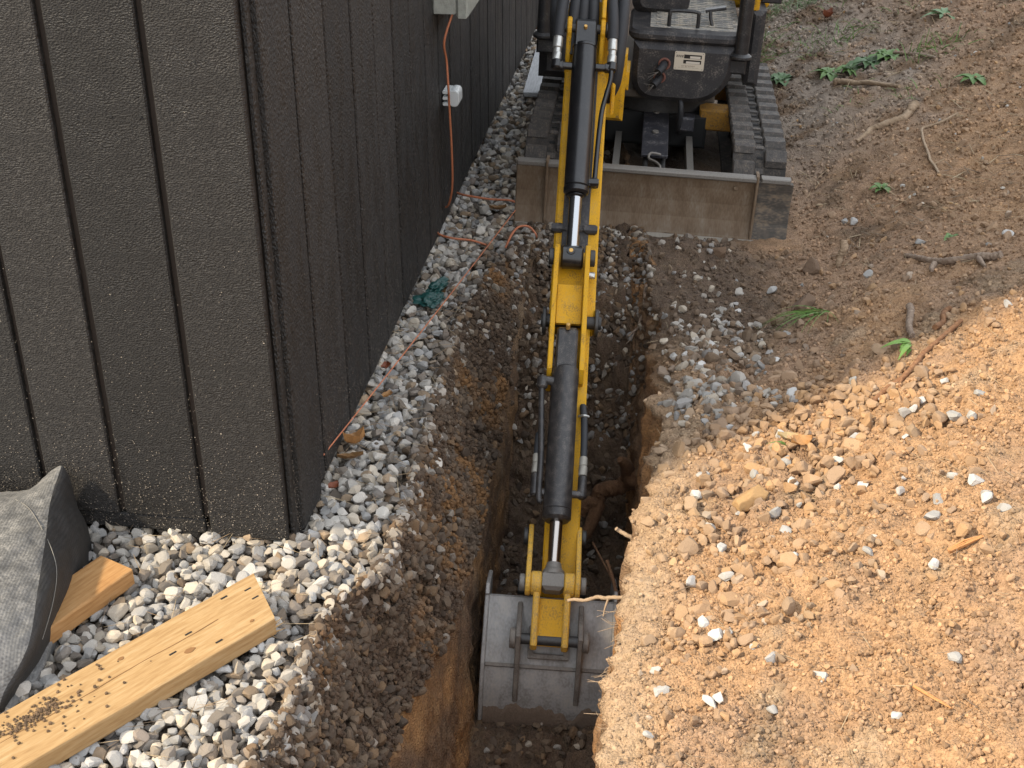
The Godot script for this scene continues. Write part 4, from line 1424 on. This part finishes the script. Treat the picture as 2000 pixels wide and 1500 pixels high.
func build_loose() -> void:
	lumber("long pale timber board lying across the gravel, speckled with dirt", Vector3(-.495, .052, -2.058), Vector3(-.687, -.01, .727), .95, .14, .038, M.lumber, true)
	lumber("short timber board end sticking out from under the black fabric", Vector3(-.807, .048, -2.118), Vector3(-.517, 0, .856), .27, .089, .038, M.lumber2, false)
	build_fabric()
	build_scrap()
	# weathered plank beside the left track
	var wp := begin()
	box(wp, Vector3(0, .02, 0), Vector3(.07, .02, .7), .003)
	var pk := solo("weathered_plank", wp, M.grey_wood, "pale grey weathered plank beside the excavator's left track", "plank")
	pk.transform = Transform3D(Basis(Vector3.UP, -.1) * Basis(Vector3.RIGHT, .03), Vector3(.115, .02, -5.6))
	# sticks and roots
	stick("dead_stick", "thick grey stick lying level on the upper right bank", [[1.07, 3.334], [1.1, 3.22], [1.137, 3.152], [1.193, 3.095], [1.225, 3.07]], .007, .0105, M.bark, .009, [[[1.098, 3.18], [1.082, 3.15], [1.078, 3.13]], [[1.18, 3.1], [1.175, 3.06], [1.173, 3.03]]])
	stick("dead_stick", "long thin brown stick lying diagonally on the orange bank", [[.781, 2.512], [.859, 2.571], [.923, 2.649], [.976, 2.701], [1.037, 2.767]], .0065, .0055, M.bark_brown, .008, [[[.859, 2.571], [.845, 2.54], [.85, 2.5]]])
	stick("wood_stub", "pale broken wood stub standing up from the bank beside the blade", [[.941, 3.52, .04], [.945, 3.53, .075], [.952, 3.54, .115]], .0085, .0115, M.bark_pale, .0)
	stick("bark_piece", "short upright strip of bark beside the green leaf cluster", [[.978, 2.957], [.955, 2.87], [.934, 2.778]], .009, .0075, M.bark, .006)
	stick("bark_piece", "short brown stick piece above the long diagonal stick", [[1.039, 2.854], [1.015, 2.82], [.985, 2.776]], .008, .007, M.bark_brown, .007)
	stick("dead_stick", "pale level stick below the leafy weeds on the far bank", [[1.269, 5.15], [1.31, 5.07], [1.351, 5.006], [1.426, 4.819]], .012, .007, M.bark_pale, .014)
	stick("dead_stick", "dark thin stick beside the leafy weeds on the far bank", [[1.507, 5.226], [1.562, 5.102], [1.594, 4.977]], .007, .006, M.bark, .012)
	stick("root_stub", "thick broken root with a pale cut end on the far bank", [[1.2, 4.46], [1.257, 4.51], [1.341, 4.505], [1.39, 4.54, .18], [1.42, 4.57, .2]], .008, .016, M.bark_pale, .012, [], "root")
	stick("dead_twig", "thin bent twig on the right bank above the sprig", [[1.5, 4.36], [1.447, 4.338], [1.383, 4.344], [1.355, 4.217], [1.33, 4.051], [1.324, 3.928]], .004, .0045, M.bark_pale, .01)
	stick("tree_root", "thick torn root crossing the trench behind the arm", [[.19, 3.05, -.50], [.24, 3.08, -.47], [.29, 3.1, -.44], [.325, 3.1, -.41], [.36, 3.08, -.38]], .017, .027, M.root, 0, [[[.325, 3.1, -.40], [.31, 3.06, -.34], [.29, 3.04, -.31]], [[.24, 3.08, -.48], [.2, 3.0, -.53], [.12, 2.95, -.56]]], "root")
	stick("tree_root", "thin root dangling over the trench head below the blade", [[.393, 3.538, -.02], [.384, 3.51, -.07], [.376, 3.49, -.11], [.36, 3.47, -.135], [.335, 3.44, -.14]], .0055, .0025, M.bark, 0, [[[.372, 3.485, -.115], [.378, 3.45, -.16], [.4, 3.42, -.17]], [[.36, 3.47, -.135], [.345, 3.44, -.15], [.33, 3.43, -.16]]], "root")
	stick("tree_root", "pale twig-like root reaching from the trench edge over the bucket", [[.262, 2.12, -.05], [.225, 2.16, -.09], [.19, 2.2, -.12], [.155, 2.23, -.15], [.122, 2.26, -.175]], .0045, .0035, M.bark_pale, 0, [[[.2, 2.19, -.11], [.192, 2.18, -.13], [.188, 2.17, -.145]]], "root")
	stick("tree_root", "dark branching root hanging on the trench's right side", [[.23, 2.6, -.32], [.25, 2.52, -.36], [.262, 2.44, -.39], [.272, 2.40, -.42]], .0045, .0035, M.root, 0, [[[.25, 2.52, -.36], [.275, 2.5, -.3], [.29, 2.48, -.26]], [[.262, 2.44, -.39], [.25, 2.4, -.43], [.24, 2.38, -.47]], [[.2, 2.7, -.34], [.235, 2.6, -.36], [.27, 2.5, -.40]]], "root")
	stick("tree_root", "short cut root poking out of the right trench edge", [[.268, 2.33, -.07], [.245, 2.34, -.06], [.222, 2.35, -.05]], .005, .004, M.bark_pale, 0, [], "root")
	# hair roots along the right rim
	for k in 5:
		var s: float = [1.86, 1.9, 1.97, 2.04, 1.75][k]
		var t := thing("hair_roots", ["fine pale hair roots at the rim beside the bucket's lower right", "fine pale hair roots at the rim beside the bucket's middle", "fine pale hair roots at the rim beside the bucket's upper right", "fine pale hair roots at the rim below the twig-like root", "fine pale hair roots at the rim nearest the camera"][k], "roots", "hair roots along the trench rim")
		var x := rim_x(s)
		t.position = Vector3(x, -.045, -s)
		var st := begin()
		for i in 5:
			var a := Vector3(.012, rng.randf_range(-.02, .01), rng.randf_range(-.02, .02))
			tube(st, spline([a, a + Vector3(-.02, .0, .004), a + Vector3(-rng.randf_range(.025, .05), rng.randf_range(-.012, .012), rng.randf_range(-.012, .012))], 3), .0009, .0005, 4)
		part("fibres", st, M.bark_pale, t)
	# needles and straw lying about
	var needles := []
	for k in 3400:
		var left := rng.randf() < .07
		var s := rng.randf_range(1.5, 3.4) if left else (rng.randf_range(1.4, 3.6) if rng.randf() < .2 else rng.randf_range(3.3, 7.4))
		var x := rng.randf_range(wall_x(s), lut(TG, s)) if left else rng.randf_range(rim_x(s), .6 + .5 * s)
		if left and s < 2.35: x = rng.randf_range(-.8, lut(TG, s))
		var y := (gh(x, s) + .016) if left else (right_h(x, s) + .007)
		var l := rng.randf_range(.012, .035)
		var b := Basis(Vector3.UP, rng.randf() * TAU) * Basis(Vector3.BACK, rng.randfn() * .25)
		if s > 3.6: l *= 1.35
		var tk := .0007 if s < 3.6 else rng.randf_range(.0008, .0019)
		if s > 3.3 and not left and x < .95: continue
		b = b.scaled_local(Vector3(l, tk, tk))
		var c := Color(.30, .19, .10).lerp(Color(.42, .34, .22), rng.randf()).lerp(Color(.16, .12, .09), .8 if rng.randf() < .35 else 0.0)
		needles.append([Transform3D(b, Vector3(x, y, -s)), c])
	var nb := Node3D.new(); nb.name = "needle_litter"; add_child(nb)
	nb.set_meta("label", "dry pine needles and straw scattered on the ground"); nb.set_meta("category", "needles"); nb.set_meta("kind", "stuff")
	multi("needles", [stone_meshes[0], stone_meshes[1]], needles, M.stone, nb)
	# clods and chips
	var clod := stone_mesh(3, 9, .045, Vector3(1, .8, .92), true)
	var o := put(numbered("soil_clod"), clod, M.clod, self, Transform3D(Basis(Vector3.UP, .4).scaled(Vector3.ONE * .034), Vector3(.492, right_h(.492, 2.272) + .009, -2.272)))
	tag(o, "large smooth tan clod among the stones right of the trench", "clod")
	for q in [[.871, 3.53, .03, "dark clod under the right end of the blade"], [.78, 3.2, .032, "dark brown clod left of the grass bunch"], [.62, 3.66, .026, "brown clod in front of the blade's middle"]]:
		o = put(numbered("soil_clod"), clod, M.clod_dark, self, Transform3D(Basis(Vector3.UP, q[0] * 9.0).scaled(Vector3.ONE * q[2]), Vector3(q[0], right_h(q[0], q[1]) + q[2] * .35, -q[1])))
		tag(o, q[3], "clod")
	for q in [[.772, 1.915, .831, 1.926, "long orange wood chip on the sunlit dirt"], [.642, 1.624, .679, 1.558, "orange splintered wood chip near the bottom right of the dirt"]]:
		var st := begin()
		for i in 6:
			var a := Vector3(q[0], right_h(q[0], q[1]) + .006, -q[1]); var b := Vector3(q[2], right_h(q[2], q[3]) + .006, -q[3])
			var d := Vector3(rng.randf_range(-.006, .006), rng.randf_range(-.002, .005), rng.randf_range(-.006, .006))
			tube(st, [a + d * .4, a.lerp(b, .5) + d, b + d * .3], .003, .0012, 5, .3)
		solo("wood_chip", st, M.chip, q[4], "wood chip", "wood chips on the dirt")
	# dead leaves
	dead_leaf("curled tan leaf on the gravel beside the string", -.352, 2.565, .05, M.leaf_tan, .5, .03, 1.2)
	dead_leaf("brown and yellow leaf on the gravel near the building corner", -.36, 2.52, .058, M.leaf_brown, .2, .02, .4)
	dead_leaf("orange leaf on the gravel halfway along the string", -.300, 2.80, .034, M.leaf_tan, 1.1, .022, .5)
	dead_leaf("rust red leaf fragment under the string", -.315, 2.95, .032, M.leaf_rust, 1.6, .02, .6)
	dead_leaf("dark rust leaf at the building corner foot", -.385, 2.41, .03, M.leaf_rust, .9, .016, .5)
	dead_leaf("brown leaf beside the green plastic scrap", -.205, 3.40, .05, M.leaf_brown, .7, .022, .4)
	dead_leaf("brown leaf left of the excavator blade", -.045, 4.0, .055, M.leaf_brown, .1, .03, .5)
	dead_leaf("orange dead leaf among stones beside green blades", .618, 2.43, .05, M.leaf_tan, .3, .014, .5)
	dead_leaf("dark red leaf far up the bank behind the excavator", 1.42, 6.04, .06, M.leaf_rust, .6, .02, 1.2)
	dead_leaf("straw coloured dead leaf above the orange leaf", .6, 2.46, .055, M.leaf_straw, -.3, .016, .4)
	# green plants
	plant("seedling", "small green seedling halfway up the right bank", 1.173, 4.004, 6, .06, .010, .8, M.leaf_green)
	plant("weed_rosette", "green leafy rosette near the right edge of the bank", 1.63, 4.629, 9, .075, .016, .45, M.leaf_green)
	plant("leafy_weed", "dark green lobed weed beside the top of the right track", 1.122, 5.473, 12, .085, .024, .7, M.leaf_dark, "", 0, TAU, .3)
	plant("uprooted_weed", "left clump of uprooted light green weeds on the bank", 1.283, 5.30, 10, .10, .017, .35, M.leaf_green, "uprooted weeds on the bank")
	plant("uprooted_weed", "second uprooted green weed from the left on the bank", 1.355, 5.23, 12, .11, .02, .4, M.leaf_green, "uprooted weeds on the bank", 0, TAU, .2)
	plant("uprooted_weed", "third uprooted weed, broad dark leaves on the bank", 1.425, 5.24, 12, .11, .022, .5, M.leaf_dark, "uprooted weeds on the bank", 0, TAU, .3)
	plant("uprooted_weed", "rightmost yellow-green uprooted weed with lobed leaves", 1.49, 5.22, 12, .1, .024, .6, M.leaf_green, "uprooted weeds on the bank", 0, TAU, .35)
	plant("leaf_cluster", "bright green fan of torn leaves on the orange dirt", .925, 2.735, 7, .062, .0085, .25, M.leaf_bright, "", 2.6, 1.9)
	plant("leaf_cluster", "small dark green torn leaf on the bank above the grey stick", 1.204, 3.384, 4, .04, .008, .3, M.leaf_green, "", 3.6, 1.6)
	plant("leaf_cluster", "green blades beside the orange leaf among stones", .595, 2.455, 4, .045, .004, .4, M.leaf_green, "", 2.4, 1.2)
	plant("sprig", "grey green sprig at the top right of the bank", 1.76, 5.47, 8, .1, .014, .5, M.leaf_pale)
	grass("bunch of long green grass blades at the edge of the orange dirt", .80, 3.13, 30, .16, .012, Vector3(-1.1, -.25, .45), M.grass_green)
	var gl := ["grass tuft behind the right canopy post", "grass tuft second from the canopy post", "grass tuft third from the canopy post", "grass tuft farthest right at the top of the bank", "grass tuft right of the canopy post foot", "grass tuft at the top end of the right track", "leaning grass tuft on the far bank below the red leaf", "thin grass tuft right of the leafy weeds"]
	var gp := [[1.242, 6.52], [1.314, 6.516], [1.384, 6.512], [1.446, 6.461], [1.166, 6.124], [1.12, 5.911], [1.406, 5.712], [1.62, 5.1]]
	var sparse := ["sparse grass just right of the dark red leaf", "sparse grass below the grey green sprig", "sparse grass between red leaf and left weed clump", "sparse grass beside the leaning far tuft, nearer the machine", "topmost sparse grass near the upper right corner", "sparse grass at the top edge above the red leaf", "sparse grass right of the rosette on the bank", "sparse grass above the broken root stub", "sparse grass left of the broken root stub"]
	for q in [[1.5, 6.3], [1.68, 5.75], [1.3, 5.62], [1.23, 5.85], [1.9, 6.2], [1.56, 6.7], [2.0, 5.3], [1.46, 4.75], [1.28, 4.9]]:
		gp.append(q)
		gl.append(sparse[gp.size() - 9])
	for k in gp.size():
		grass(gl[k], gp[k][0], gp[k][1], 60 if k < 8 else 16, .16 if k < 8 else .1, .06, Vector3(rng.randfn() * .2, 0, .3), M.grass_pale if k < 4 else M.grass_green, "grass tufts on the far bank")

# ------------------------------------------------------------------ materials
func make_materials() -> void:
	var W := Color(1, 1, 1)
	var fine := tex(512, 3, .02, .09, .5, [[0, Color(.55, .55, .55)], [.45, Color(.82, .82, .82)], [.6, W], [1, W]])
	var speck := tex(512, 11, .05, .2, .6, [[0, Color(.45, .42, .4)], [.35, Color(.8, .79, .77)], [.55, W], [1, W]])
	var grit_n := ntex(512, 5, .06, 6.0)
	var grit_n2 := ntex(512, 6, .15, 7.0, 3)
	var soft_n := ntex(512, 8, .02, 3.0)
	var m := mat("soil", W, .96)
	m.vertex_color_use_as_albedo = true
	tri(m, Vector3.ONE * 2.1, tex(768, 13, .07, .16, .5, [[0, Color(.25, .22, .2)], [.36, Color(.5, .47, .44)], [.46, Color(.86, .85, .84)], [.56, W], [1, W]]), ntex(768, 14, .11, 9.0, 3), 1.0)
	m.uv1_world_triplanar = true
	m = mat("stone", W, .9)
	m.vertex_color_use_as_albedo = true
	tri(m, Vector3.ONE * .24, speck, grit_n, .7)
	m = mat("clod", lin(.42, .26, .12), .97); tri(m, Vector3.ONE * 1.2, speck, grit_n2, 1.0)
	m = mat("clod_dark", lin(.17, .11, .07), .97); tri(m, Vector3.ONE * 1.2, speck, grit_n2, 1.0)
	# black stained timber: rough-sawn, glossy film of stain with worn spots
	var paint := tex(768, 21, .03, .30, .62, [[0, Color(.007, .0062, .0056)], [.45, Color(.0115, .0103, .0094)], [.6, Color(.019, .0172, .0158)], [.72, Color(.04, .037, .034)], [.82, Color(.12, .112, .104)], [1, Color(.26, .245, .23)]])
	var saw := ntex(768, 23, .09, 9.0, 4)
	var gloss := tex(512, 27, .006, .03, .3, [[0, Color(.12, .12, .12)], [.4, Color(.35, .35, .35)], [.6, Color(.7, .7, .7)], [1, W]])
	for k in ["board_l", "board_r", "trim_r"]:
		m = mat(k, W, .5)
		tri(m, Vector3(2.3, 3.6, 2.3) if k == "board_l" else Vector3(4.0, 1.3, 4.0), paint, saw, .65)
		m.roughness_texture = gloss
		m.roughness_texture_channel = BaseMaterial3D.TEXTURE_CHANNEL_RED
		m.uv1_world_triplanar = true
	M.board_l.roughness = .85
	M.board_r.roughness = .85
	M.trim_r.roughness = .85
	for k in 3:      # boards differ a little in tone and grain
		for q in ["board_l", "board_r"]:
			var v: StandardMaterial3D = M[q].duplicate()
			var tone: float = [1.0, .86, 1.1][k]
			v.albedo_color = Color(v.albedo_color.r * tone, v.albedo_color.g * tone, v.albedo_color.b * tone)
			v.uv1_offset = Vector3(.37 * k, .21 * k, .13 * k)
			M["%s%d" % [q, k]] = v
	mat("wall_back", lin(.045, .033, .025), .9)
	mat("nail", lin(.01, .01, .01), .7)
	mat("peg", lin(.4, .4, .38), .4, .6)
	m = mat("grey_box", lin(.33, .34, .30), .5); tri(m, Vector3.ONE * 4, fine)
	mat("white_plastic", lin(.62, .64, .63), .4)
	m = mat("orange", lin(.50, .17, .08), .55); tri(m, Vector3.ONE * 9, fine)
	# machine paint and steel, all with dust and scuffs
	var yel := tex(768, 31, .012, .12, .5, [[0, Color(.10, .07, .04)], [.28, Color(.22, .14, .05)], [.34, Color(.50, .28, .03)], [.42, Color(.60, .325, .014)], [.62, Color(.66, .36, .016)], [.72, Color(.52, .31, .06)], [1, Color(.3, .2, .1)]])
	var yel2 := tex(512, 33, .02, .09, .5, [[0, Color(.2, .14, .08)], [.36, Color(.42, .26, .07)], [.5, Color(.64, .36, .03)], [.62, Color(.6, .34, .04)], [.72, Color(.3, .2, .1)], [1, Color(.2, .15, .1)]])
	m = mat("yellow", lin(.88, .86, .85), .5); m.metallic_specular = .3; tri(m, Vector3.ONE * 2.2, yel, soft_n, .12)
	m = mat("yellow_worn", W, .6); tri(m, Vector3.ONE * 4.0, yel2, grit_n, .35)
	m = mat("yellow_dirty", lin(.42, .36, .3), .8); tri(m, Vector3.ONE * 3.0, yel2, grit_n, .3)
	var blk := tex(512, 41, .015, .1, .5, [[0, Color(.014, .014, .015)], [.5, Color(.018, .018, .02)], [.62, Color(.032, .031, .031)], [.75, Color(.07, .065, .06)], [1, Color(.16, .145, .13)]])
	var blk2 := tex(768, 43, .012, .13, .6, [[0, Color(.02, .019, .02)], [.48, Color(.026, .025, .026)], [.58, Color(.05, .046, .043)], [.66, Color(.15, .135, .12)], [1, Color(.3, .27, .24)]])
	m = mat("black_gloss", Color(.6, .6, .62), .34); tri(m, Vector3.ONE * 3.0, blk); m.clearcoat_enabled = true; m.clearcoat = .25; m.clearcoat_roughness = .2
	m = mat("black_scuffed", Color(.85, .83, .82), .42); tri(m, Vector3(5, 5, 3), blk2, soft_n, .2)
	m = mat("black_plastic", Color(1.15, 1.12, 1.1), .62); tri(m, Vector3.ONE * 2.5, blk, grit_n, .12)
	m = mat("black_paint", W, .4); tri(m, Vector3.ONE * 3.0, blk)
	m = mat("black_worn", Color(1.3, 1.3, 1.35), .5, .2); tri(m, Vector3.ONE * 2.0, blk, soft_n, .2)
	mat("black", lin(.008, .008, .008), .85)
	var rub := tex(512, 47, .02, .1, .5, [[0, Color(.03, .027, .025)], [.45, Color(.045, .04, .036)], [.6, Color(.085, .072, .06)], [.74, Color(.15, .12, .09)], [1, Color(.22, .175, .13)]])
	m = mat("rubber", Color(.8, .8, .8), .85); tri(m, Vector3.ONE * 3.0, rub, grit_n, .3)
	m = mat("rubber_lug", W, .7); tri(m, Vector3.ONE * 3.0, rub, grit_n, .35); m.uv1_world_triplanar = true
	m = mat("rubber_hose", lin(.022, .023, .026), .65); tri(m, Vector3.ONE * 6.0, fine)
	m = mat("dark_steel", lin(.06, .058, .056), .5, .5); tri(m, Vector3.ONE * 5.0, fine, soft_n, .2)
	m = mat("steel_worn", lin(.20, .185, .165), .6, .35); tri(m, Vector3.ONE * 5.0, speck, soft_n, .2)
	m = mat("dusty_steel", lin(.075, .06, .045), .9); tri(m, Vector3.ONE * 4.0, speck, grit_n, .3)
	m = mat("zinc", lin(.55, .55, .52), .35, .7); tri(m, Vector3.ONE * 8.0, fine)
	m = mat("zinc_dusty", lin(.32, .30, .26), .6, .3); tri(m, Vector3.ONE * 8.0, speck)
	mat("chrome", lin(.42, .43, .44), .16, 1.0)
	mat("chrome_warm", lin(.40, .36, .33), .18, 1.0)
	mat("brass", lin(.55, .33, .1), .4, .6)
	m = mat("rust", lin(.17, .07, .05), .8); tri(m, Vector3.ONE * 6, speck)
	var bla := tex(768, 51, .008, .06, .4, [[0, Color(.13, .085, .05)], [.4, Color(.21, .145, .09)], [.58, Color(.25, .185, .125)], [.75, Color(.30, .245, .185)], [1, Color(.34, .3, .25)]])
	m = mat("blade", lin(.72, .7, .68), .75, .1); tri(m, Vector3(3.1, 1.1, 2), bla, soft_n, .3)
	var bld := tex(512, 53, .02, .09, .45, [[0, Color(.035, .035, .036)], [.45, Color(.07, .07, .072)], [.6, Color(.14, .125, .11)], [1, Color(.27, .22, .17)]])
	m = mat("blade_dark", Color(1.0, .95, .88), .75, .05); tri(m, Vector3(1.2, 2.6, 1.2), bld, soft_n, .25)
	m = mat("blade_edge", lin(.30, .27, .225), .6, .25); tri(m, Vector3(9, 2, 3), speck, soft_n, .2)
	var buc := tex(768, 57, .010, .07, .4, [[0, Color(.13, .115, .10)], [.36, Color(.21, .195, .18)], [.5, Color(.27, .26, .25)], [.66, Color(.31, .29, .265)], [1, Color(.36, .32, .28)]])
	m = mat("bucket", W, .6, .15); tri(m, Vector3(2.5, 2, 2), buc, soft_n, .2)
	m = mat("bucket_dark", lin(.6, .55, .5), .65, .15); tri(m, Vector3.ONE * 3, buc, grit_n, .25)
	m = mat("bucket_mud", lin(.15, .108, .078), .92); tri(m, Vector3.ONE * 4, speck, grit_n, .5)
	m = mat("mat_grey", lin(.33, .315, .29), .85); tri(m, Vector3(2, 5, 6), bld, grit_n, .3); m.albedo_color = Color(1.6, 1.6, 1.55)
	mat("plate", lin(.55, .49, .40), .45, .3)
	mat("plate_print", W, .45)
	M.plate_print.albedo_texture = plate_print()
	# wood
	var pine := tex(768, 61, .012, .05, .35, [[0, Color(.40, .24, .09)], [.35, Color(.56, .36, .15)], [.55, Color(.64, .43, .19)], [.75, Color(.69, .49, .24)], [1, Color(.72, .54, .3)]])
	m = mat("lumber", lin(.56, .53, .53), .8); tri(m, Vector3(.9, 9, 9), pine, ntex(512, 63, .03, 2.0), .5)
	m = mat("lumber2", lin(.6, .48, .4), .75); tri(m, Vector3(.9, 10, 10), pine, ntex(512, 63, .03, 2.0), .4)
	m = mat("grey_wood", lin(.42, .43, .44), .85); tri(m, Vector3(12, 12, 1.2), fine, soft_n, .3)
	var brk := tex(512, 67, .02, .09, .5, [[0, Color(.09, .06, .04)], [.45, Color(.2, .14, .1)], [.65, Color(.3, .23, .17)], [1, Color(.4, .33, .26)]])
	m = mat("bark", W, .92); tri(m, Vector3.ONE * 7, brk, grit_n, .7)
	m = mat("bark_brown", Color(.95, .8, .66), .92); tri(m, Vector3.ONE * 7, brk, grit_n, .6)
	m = mat("bark_pale", lin(.36, .26, .17), .9); tri(m, Vector3.ONE * 7, fine, grit_n, .6)
	m = mat("root", Color(.74, .62, .5), .95); tri(m, Vector3.ONE * 6, brk, grit_n, .9)
	m = mat("chip", lin(.5, .24, .09), .85); tri(m, Vector3.ONE * 7, fine, grit_n, .5)
	mat("knot", lin(.2, .1, .035), .8)
	# fabric: fine woven ribs, dust and a sunlit sheen painted into the colour
	var fab := tex(768, 71, .012, .06, .5, [[0, Color(.05, .05, .05)], [.4, Color(.09, .09, .088)], [.55, Color(.14, .138, .133)], [.7, Color(.22, .213, .2)], [1, Color(.32, .3, .27)]])
	m = mat("fabric", W, .52); tri(m, Vector3(3, 3, 3), fab, weave_normal(), .5); m.rim_enabled = true; m.rim = .2
	m = mat("fabric_shaded", lin(.032, .031, .03), .7); tri(m, Vector3(3, 3, 3), fine, weave_normal(), .4)  # near-black copy of the same cloth, shade painted into its colour
	mat("seam", lin(.2, .19, .17), .85)
	m = mat("green_plastic", lin(.01, .062, .055), .35); tri(m, Vector3.ONE * 9, fine)
	# leaves
	for q in [["leaf_green", .11, .20, .05], ["leaf_dark", .075, .14, .05], ["leaf_bright", .19, .34, .07], ["leaf_pale", .16, .25, .12], ["grass_green", .14, .25, .06], ["grass_pale", .19, .27, .13], ["leaf_tan", .42, .22, .08], ["leaf_brown", .22, .12, .045], ["leaf_rust", .2, .055, .02], ["leaf_straw", .45, .33, .16]]:
		m = mat(q[0], lin(q[1], q[2], q[3]), .6)
		tri(m, Vector3.ONE * 14, fine)
		m.cull_mode = BaseMaterial3D.CULL_DISABLED
		m.backlight_enabled = true
		m.backlight = lin(q[1] * .5, q[2] * .5, q[3] * .4)

func weave_normal() -> ImageTexture:
	var n := 512
	var img := Image.create(n, n, false, Image.FORMAT_RGBA8)
	for y in n:
		for x in n:
			var v := .5 + .25 * sin(x * TAU * 64.0 / n) * (1.0 if (y / 4) % 2 == 0 else .6) + .2 * sin(y * TAU * 64.0 / n)
			img.set_pixel(x, y, Color(v, v, v))
	img.bump_map_to_normal_map(3.0)
	img.generate_mipmaps()
	return ImageTexture.create_from_image(img)

func plate_print() -> ImageTexture:
	var w := 400; var h := 246
	var img := Image.create(w, h, false, Image.FORMAT_RGB8)
	img.fill(lin(.55, .49, .39))
	var ink := lin(.015, .012, .01)
	var pale := lin(.6, .55, .47)
	for k in 4:      # four short block marks
		img.fill_rect(Rect2i(22 + k * 26, 44, 13, 32), ink)
		img.fill_rect(Rect2i(20 + k * 26, 44, 17, 6), ink)
		if k != 1: img.fill_rect(Rect2i(20 + k * 26, 70, 17, 6), ink)
	img.fill_rect(Rect2i(124, 34, 240, 54), ink)
	img.fill_rect(Rect2i(206, 52, 140, 32), pale)
	img.fill_rect(Rect2i(120, 106, 242, 52), ink)
	img.fill_rect(Rect2i(158, 126, 186, 30), pale)
	var soft := lin(.12, .09, .07)
	for k in 8:      # one row of small characters, too worn to read
		img.fill_rect(Rect2i(104 + k * 23, 184, 15, 4), soft)
		img.fill_rect(Rect2i(104 + k * 23 + (k % 3) * 4, 184, 5, 16), soft)
		if k % 2 == 0: img.fill_rect(Rect2i(104 + k * 23, 196, 15, 4), soft)
	var faint := lin(.26, .22, .16)
	for k in 40:
		if k % 7 != 4: img.fill_rect(Rect2i(60 + k * 7, 210, 5, 6), faint)
	for c in [Vector2i(12, 10), Vector2i(376, 10), Vector2i(12, 224), Vector2i(376, 224)]:
		img.fill_rect(Rect2i(c, Vector2i(11, 11)), lin(.2, .18, .15))
	img.generate_mipmaps()
	return ImageTexture.create_from_image(img)

# ------------------------------------------------------------------ the scene
func _ready() -> void:
	# camera, sky, sun, exposure
	var cam := Camera3D.new()
	cam.name = "camera"
	cam.fov = 32.18
	cam.near = .05
	cam.far = 200.0
	cam.position = Vector3(0, 1.6, 0)
	cam.rotation_degrees = Vector3(-28.9, 0, 0)
	add_child(cam)
	cam.current = true
	var env := Environment.new()
	var sky := Sky.new()
	var psm := ProceduralSkyMaterial.new()
	psm.sky_top_color = Color(.77, .79, .82)
	psm.sky_horizon_color = Color(.88, .87, .85)
	psm.ground_bottom_color = Color(.30, .26, .22)
	psm.ground_horizon_color = Color(.6, .62, .62)
	psm.sky_energy_multiplier = 1.43
	sky.sky_material = psm
	env.background_mode = Environment.BG_SKY
	env.sky = sky
	env.tonemap_mode = Environment.TONE_MAPPER_LINEAR
	env.tonemap_exposure = 1.4
	env.sdfgi_enabled = true
	env.ssao_enabled = true
	env.ssil_enabled = true
	var we := WorldEnvironment.new()
	we.name = "environment"
	we.environment = env
	add_child(we)
	var sun := DirectionalLight3D.new()
	sun.name = "sun"
	var el := deg_to_rad(42.0); var az := deg_to_rad(19.0)
	sun.look_at_from_position(Vector3.ZERO, Vector3(cos(az) * cos(el), -sin(el), -sin(az) * cos(el)), Vector3.UP)
	sun.light_energy = 1.42
	sun.light_color = Color(1.0, .925, .80)
	sun.light_angular_distance = 4.0
	sun.shadow_enabled = true
	add_child(sun)

	rng.seed = 20240
	nz.coarse = noise(101, 7.0, 3)
	nz.fine = noise(102, 26.0, 3)
	nz.grain = noise(103, 95.0, 2)
	nz.patch = noise(104, 2.6, 3)
	nz.patch2 = noise(105, 4.2, 3)
	nz.cloth = noise(106, 9.0, 2)
	nz.cloth2 = noise(107, 30.0, 2)
	make_materials()
	for k in 10: stone_meshes.append(stone_mesh(1, 11, .05, Vector3(rng.randf_range(.95, 1.2), rng.randf_range(.62, .8), rng.randf_range(.78, .95))))
	for k in 4: crumb_meshes.append(stone_mesh(0, 2, .25, Vector3(1, .75, .9)))
	print("materials ", Time.get_ticks_msec())
	var ground := build_ground()
	print("ground ", Time.get_ticks_msec())
	build_shed()
	scatter_gravel()
	print("gravel ", Time.get_ticks_msec())
	scatter_dirt_stones(ground)
	print("dirt ", Time.get_ticks_msec())
	build_excavator()
	build_loose()
	print("done ", Time.get_ticks_msec())
